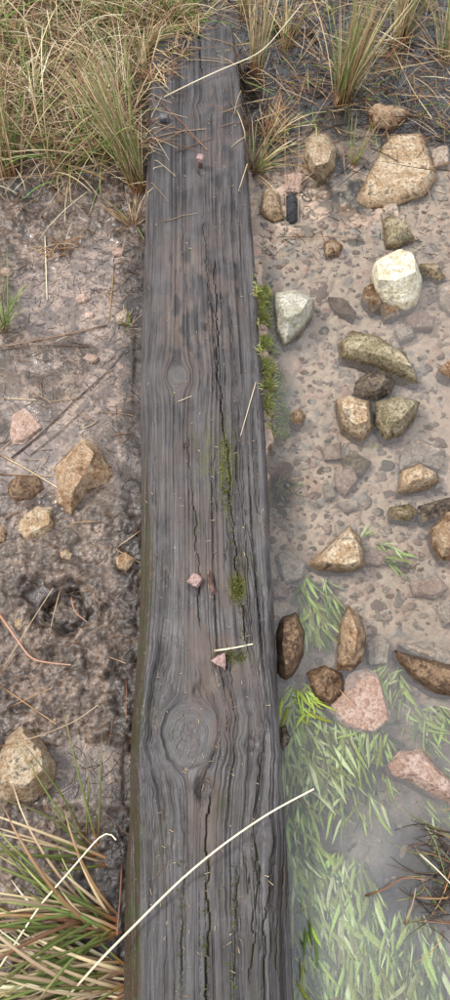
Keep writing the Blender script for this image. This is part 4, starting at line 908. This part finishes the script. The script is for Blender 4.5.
straw([(280, 237), (320, 236), (378, 240)], [.004, .006, .004], 1.0, BROWN, 'thin stem lying across the wet gravel', 10)
straw([(312, 0), (330, 40), (345, 70)], [.05, .03, .03], 1.5, BROWN, 'dark red stem crossing the far black pool', 9)
straw([(262, 0), (285, 35), (320, 60)], [.05, .03, .02], 1.3, DRY, 'pale stem crossing the far black pool', 9)
rg = random.Random(5)
for i in range(34):
    x, y = rg.uniform(0, 132), rg.uniform(185, 470) if i < 26 else rg.uniform(470, 760); L = rg.uniform(10, 38); a_ = rg.uniform(0, 3.14)
    mt = rg.choice([BROWN, BROWN, TWIG, DRY]); nm = {id(BROWN): 'brown', id(TWIG): 'dark', id(DRY): 'pale'}[id(mt)]
    straw([(x, y), (x + L * .5 * math.cos(a_), y + L * .4 * math.sin(a_) + rg.uniform(-2, 2)), (x + L * math.cos(a_), y + L * .8 * math.sin(a_))], 'g', rg.uniform(.7, 1.2), mt, 'short %s stem scattered on the mud' % nm, 7, group='%s stems scattered on the mud' % nm)
for i in range(26):
    x, y = rg.uniform(250, 445), rg.uniform(5, 150); L = rg.uniform(25, 70); a_ = rg.uniform(0, 3.14); b = P(x, y, .02)
    mt = rg.choice([BROWN, DRY, DRY]); nm = {id(BROWN): 'brown', id(DRY): 'pale'}[id(mt)]
    straw([(x, y), (x + L * math.cos(a_), y + L * .7 * math.sin(a_))], [.02 + rg.uniform(0, .03), .015 + rg.uniform(0, .03)], rg.uniform(.9, 1.5), mt, 'fallen %s stem lying among the pool rushes' % nm, 7, group='fallen %s stems among the pool rushes' % nm)
# fallen grass mat over the turf: nobody could count it
for mt, cnt, lb_ in ((DRY, 170, 'fallen tan stems lying over the far black pool'), (BROWN, 200, 'brown stems lying over the far black pool'), (BLACK, 260, 'black rotted stems in the far black pool'), (BRIGHT, 60, 'thin green shoots in the far black pool')):
    mb = MB()
    for i in range(cnt):
        b = P(rg.uniform(240, 470), rg.uniform(-10, 150) if rg.random() < .8 else rg.uniform(110, 185), .0); u_, v_ = uvw(b)
        if u_ < wR(v_) + .01 and v_ < V_FAR: continue
        pts = rush_pts((b[0], b[1], max(0, hq(b[0], b[1])) + rg.uniform(.0, .03)), rg.uniform(0, 6.283), rg.uniform(.8, 1), rg.uniform(.03, .15), rg.uniform(.05, .3), 5, .4, rg); pts[:, 2] = np.maximum(pts[:, 2], .002)
        mb.tube(pts, rg.uniform(.0007, .0014) * np.array([1, 1, 1, .8, .4]), 3, rg.random())
    tag(mb.build('fallen_stems', mt, None, (.4, 1.9, .0)), lb_, 'fallen stems', kind='stuff')
for mt, cnt, lb_ in ((DRY, 900, 'fallen tan grass matted over the far turf'), (BROWN, 600, 'brown dead grass matted over the far turf'), (STRAW, 160, 'bleached straw matted over the far turf')):
    mb = MB()
    for i in range(cnt):
        x = rg.uniform(-40, 175) if rg.random() < .85 else rg.uniform(240, 450); y = rg.uniform(-30, 200 - 12 * rg.random()) if x < 175 else rg.uniform(-20, 100)
        if x < 175 and y > 165 and rg.random() < .5: continue
        b = P(x, y, .03); u_, v_ = uvw(b)
        if wL(v_) - .005 < u_ < wR(v_) + .005 and v_ < V_FAR: continue
        a_ = rg.uniform(0, 6.283); z = hq(b[0], b[1]) + rg.uniform(.002, .05)
        pts = rush_pts((b[0], b[1], z), a_, rg.uniform(.85, 1), rg.uniform(.05, .2), rg.uniform(.05, .3), 5, .4, rg)
        mb.tube(pts, rg.uniform(.0007, .0014) * np.array([1, 1, 1, .8, .4]), 3, rg.random())
    tag(mb.build('fallen_grass', mt, None, (-.4, 2, .03)), lb_, 'fallen grass', kind='stuff')
# dark plant crumbs over the mud
for mt, cnt, lb_ in ((BLACK, 420, 'black plant litter trodden into the mud'), (TWIG, 800, 'dark brown plant litter trodden into the mud'), (BROWN, 320, 'rusty plant litter trodden into the mud')):
    mb = MB()
    for i in range(cnt):
        x, y = rg.uniform(-25, 140), rg.choices([rg.uniform(180, 300), rg.uniform(300, 520), rg.uniform(520, 850)], [4, 2, 5])[0]
        if rg.random() < .25: x = rg.uniform(112, 145)
        b = P(x, y, .01); L = rg.uniform(.004, .034) ; a_ = rg.uniform(0, 6.283); d = np.array([math.cos(a_), math.sin(a_)]); d2 = np.array([-d[1], d[0]]) * rg.gauss(0, .07)
        pts = []
        for s in (0, .5, 1):
            q = b[:2] + d * L * s + d2 * L * 4 * s * (1 - s); pts.append((q[0], q[1], hq(q[0], q[1]) + .001))
        if uvw(pts[0])[0] > wL(uvw(pts[0])[1]) - .002: continue
        mb.tube(pts, rg.uniform(.0003, .00065), 3, rg.random())
    tag(mb.build('plant_litter', mt, None, (-.3, 1, 0)), lb_, 'plant litter', kind='stuff')
mb = MB()
for i in range(500):
    x, y = rg.uniform(255, 450), rg.uniform(120, 260) if rg.random() < .6 else rg.uniform(0, 130)
    b = P(x, y, 0); L = rg.uniform(.008, .035); a_ = rg.uniform(0, 6.283)
    if uvw(b)[0] < .14: continue
    pts = [(b[0] + L * s * math.cos(a_), b[1] + L * s * math.sin(a_), max(.001, hq(b[0] + L * s * math.cos(a_), b[1] + L * s * math.sin(a_)) + .001)) for s in (0, .5, 1)]
    mb.tube(pts, rg.uniform(.0004, .0009), 3, rg.random())
tag(mb.build('plant_litter', BLACK, None, (.4, 1.6, 0)), 'black plant litter on the wet gravel and pool margin', 'plant litter', kind='stuff')
# bits on the timber
mb = MB()
for i in range(260):
    x, y = rg.uniform(146, 270), rg.uniform(40, 1000)
    if abs(x - 200) > 60 and rg.random() < .6: continue
    u_, v_ = beam_px(x, y)
    if not (wL(v_) + .01 < u_ < wR(v_) - .01): continue
    z = ztop(x, y) + .001; b = P(x, y, z); L = rg.uniform(.002, .012); a_ = rg.uniform(0, 6.283)
    mb.tube([b, b + np.array([L * math.cos(a_), L * math.sin(a_), .001])], rg.uniform(.0004, .0008), 3, rg.random())
tag(mb.build('plant_litter', DRY, None, (0, 1, ZT)), 'tiny pale plant crumbs strewn over the timber', 'plant litter', kind='stuff')

# dead root clump, lower right
root = link('dead_root_clump', None, None, tuple(P(455, 890, .0))); tag(root, 'dark tangle of dead rush roots rising from the weedy water', 'root clump')
rc = P(455, 890, 0)
for i in range(90):
    b = P(457 + rg.gauss(0, 13), 885 + rg.gauss(0, 26), .01); a_ = rg.uniform(1.7, 4.6) if rg.random() < .75 else rg.uniform(0, 6.28)
    pts = rush_pts((b[0], b[1], .005), a_, rg.uniform(.75, 1.0), rg.uniform(.03, .085), rg.uniform(.05, .4), 7, 1.6, rg); pts[:, 2] = np.maximum(pts[:, 2], .002)
    mb = MB(); mt = rg.choices([BLACK, TWIG, BROWN, GREEN], [5, 3, 2, 3])[0]; mb.tube(pts, rg.uniform(.0007, .0017) * np.array([1, 1, .9, .8, .7, .5, .3]), 4, rg.random()); mb.build('root', mt, root, tuple(rc))
straw([(365, 896), (385, 890), (403, 876), (425, 880)], [.004, .012, .02, .02], 1.9, BROWN, 'brown forked twig lying on the water weed', 10, name='twig', cat='twig')
straw([(405, 925), (413, 905), (416, 888)], [.004, .01, .02], 1.6, DRY, 'pale stem leaning on the dark root tangle', 8)
straw([(420, 854), (438, 870), (452, 885)], [.02, .03, .03], 1.5, STRAW, 'pale straw across the top of the dark root tangle', 8)
straw([(340, 690), (350, 702), (362, 712)], [.012, .012, .01], 1.0, REED, 'short orange-brown stem on the broad pink stone', 6)

# ------------------------------------------------------------------ water weed
def leaf_mat(name, a, b, rough=.4):
    m = NT(name); n = m.noise(40, m.obj(), 3); t = m.attr('t')
    c = m.mix(m.ramp(n, .35, .65), a, b); c = m.hsv(c, m.ramp(m.rnd(), 0, 1, .475, .52), 1, m.ramp(m.rnd(), 0, 1, .55, 1.3)); c = m.mix(m.ramp(t, .25, .0, 0, .7), c, (.10, .085, .035))
    return m.finish(c, rough, None, .08)
LEAFS = leaf_mat('submerged_leaf', (.19, .25, .045), (.35, .41, .12)); LEAFB = leaf_mat('bright_leaf', (.16, .20, .025), (.31, .35, .07), .3); LEAFR = leaf_mat('brown_leaf', (.10, .075, .03), (.20, .16, .06), .3); LEAFP = leaf_mat('pale_leaf', (.34, .37, .16), (.50, .52, .28), .3); LEAFD = leaf_mat('dark_leaf', (.035, .06, .015), (.09, .12, .03), .3)
LM = {}
for mt in (LEAFS, LEAFB, LEAFD, LEAFP, LEAFR):
    LM[mt] = []
    for i in range(14):
        rr = np.random.RandomState(900 + i); n = 11; s = np.linspace(0, 1, n)
        wdt = rr.uniform(.028, .066) * np.sin(np.pi * np.clip(s * .97 + .015, 0, 1) ** rr.uniform(.7, 1.1)) ** .8 + .003
        bend = rr.uniform(-.16, .16) * s ** 2 + rr.uniform(-.02, .02) * np.sin(s * rr.uniform(4, 8)); arch = rr.uniform(-.03, .04) * np.sin(np.pi * s); V = []; f = []
        tw = rr.uniform(-.5, .5) * s
        for k in range(n):
            for q, dz in ((-1, .5), (0, -.1), (1, .5)): V.append((s[k], bend[k] + q * wdt[k] * math.cos(tw[k]), arch[k] + (dz * .5 + q * math.sin(tw[k])) * wdt[k]))
        nt = len(V)
        V += [(x, y, z - .010) for x, y, z in V]
        for k in range(n - 1):
            for q in (0, 1):
                a_ = k * 3 + q; f.append((a_, a_ + 3, a_ + 4, a_ + 1)); f.append((nt + a_, nt + a_ + 1, nt + a_ + 4, nt + a_ + 3))
            f.append((k * 3, nt + k * 3, nt + k * 3 + 3, k * 3 + 3)); f.append((k * 3 + 2, k * 3 + 5, nt + k * 3 + 5, nt + k * 3 + 2))
        LM[mt].append(mesh_from('leaf', np.array(V), f, [mt], {'t': np.tile(np.repeat(s, 3), 2)}))
def weed(px, py, rx, ry, n, az, azs, Lm, mats, zr, label, seed):
    rg = random.Random(seed); n = min(290, int(n * 2.3)) if Lm > .04 else n; Lm = Lm * .98 if Lm > .04 else Lm * 1.0; b = P(px, py, -.01); root = link('water_weed', None, None, (b[0], b[1], -.03)); tag(root, label, 'water weed')
    for i in range(n):
        th = rg.uniform(0, 6.283); q = math.sqrt(rg.random()); x = px + rx * q * math.cos(th); y = py + ry * q * math.sin(th)
        z = rg.uniform(zr[0], zr[1]) if zr[1] > -.003 else rg.uniform(zr[0], zr[1] - .004); p = P(x, y, z); u_, _ = uvw(p)
        if u_ < wR(_) + .008: continue
        mt = rg.choices(list(mats), list(mats.values()))[0]
        o = link('leaf', rg.choice(LM[mt]), root, (p[0] - b[0], p[1] - b[1], z + .03)); L = Lm * rg.uniform(.35, 1.25)
        o.scale = (L, L * rg.uniform(.75, 1.5), L); o.rotation_euler = (rg.uniform(-.12, .12), rg.uniform(-.08, .08), rad(az) + rg.gauss(0, rad(azs * .8)))
SUB = {LEAFS: 7, LEAFB: 3, LEAFP: 3, LEAFD: 2.5, LEAFR: 1}
WEED = [(296, 760, 14, 40, 40, -75, 26, .055, SUB, (-.03, -.004), 'narrow band of green leaves along the timber beside the little dark stone'), (300, 830, 16, 36, 34, -75, 24, .055, SUB, (-.035, -.006), 'green leaves in the water under the tip of the long pale straw'),
        (315, 603, 18, 34, 40, -75, 28, .055, SUB, (-.03, -.010), 'column of sunken green leaves between triangular and upright stones'),
        (298, 700, 16, 20, 26, -60, 55, .05, {LEAFB: 6, LEAFS: 3}, (-.008, .003), 'bright green leaves breaking the surface beside the brown upright stone'),
        (318, 745, 32, 34, 90, -80, 30, .06, SUB, (-.03, -.006), 'pale green weed bed below the broad pink stone'),
        (360, 735, 30, 26, 55, -95, 35, .055, SUB, (-.03, -.006), 'pale green weed along the lower edge of the broad pink stone'),
        (388, 682, 20, 22, 26, -110, 40, .055, SUB, (-.03, -.008), 'sunken green leaves right of the broad pink stone'),
        (425, 722, 26, 22, 30, -60, 40, .055, SUB, (-.035, -.008), 'sunken leaves above the long pinkish-brown rock'),
        (345, 790, 50, 28, 40, -85, 35, .05, SUB, (-.04, -.012), 'sparse deep weed beyond the tip of the long pale straw'),
        (308, 880, 22, 44, 70, -70, 22, .065, SUB, (-.03, -.004), 'long trailing leaves along the near right side of the timber'),
        (303, 950, 16, 60, 60, -75, 22, .065, {LEAFD: 4, LEAFB: 4}, (-.02, .002), 'dark and bright green leaves pressed to the timber'),
        (345, 900, 34, 50, 110, -88, 22, .065, SUB, (-.03, -.004), 'dense trailing green weed left of the brown forked twig'),
        (350, 970, 44, 44, 120, -90, 24, .065, SUB, (-.03, -.004), 'dense trailing green weed nearest the near end of the timber'),
        (410, 955, 36, 48, 90, -95, 28, .06, SUB, (-.03, -.004), 'trailing green weed below the dark root tangle'),
        (440, 800, 22, 40, 26, -60, 45, .045, SUB, (-.04, -.01), 'scattered leaves below the long pinkish-brown rock'),
        (384, 552, 14, 12, 12, -40, 40, .05, SUB, (-.03, -.012), 'few sunken leaves right of the triangular stone'),
        (365, 540, 8, 10, 6, 30, 60, .04, SUB, (-.028, -.014), 'handful of sunken leaves behind the triangular stone'),
        (372, 448, 5, 5, 5, 40, 70, .03, {LEAFB: 1}, (-.006, .0), 'tiny green sprig beside the pair of touching stones'),
        (292, 75, 34, 26, 22, 0, 120, .022, {LEAFB: 3, LEAFS: 2}, (.0, .006), 'little round green leaves floating on the far black pool'),
        (375, 92, 16, 14, 16, 0, 120, .022, {LEAFB: 3, LEAFS: 2}, (.004, .012), 'little green leaves beside the big pool rush'),
        (435, 118, 20, 8, 14, 0, 120, .02, {LEAFS: 2, LEAFB: 1}, (.0, .003), 'green scum of tiny leaves behind the flat tan slab'),
        (430, 1040, 50, 40, 50, -90, 30, .06, SUB, (-.03, -.004), 'green weed at the near edge of the pool'), (330, 1045, 44, 40, 50, -90, 30, .06, SUB, (-.03, -.004), 'green weed close beside the near end of the timber')]
for i, a_ in enumerate(WEED): weed(*a_, 1000 + i)
print('objects', len(bpy.data.objects), 'tris', sum(len(m_.loop_triangles) if m_.loop_triangles else len(m_.polygons) * 2 for m_ in bpy.data.meshes))
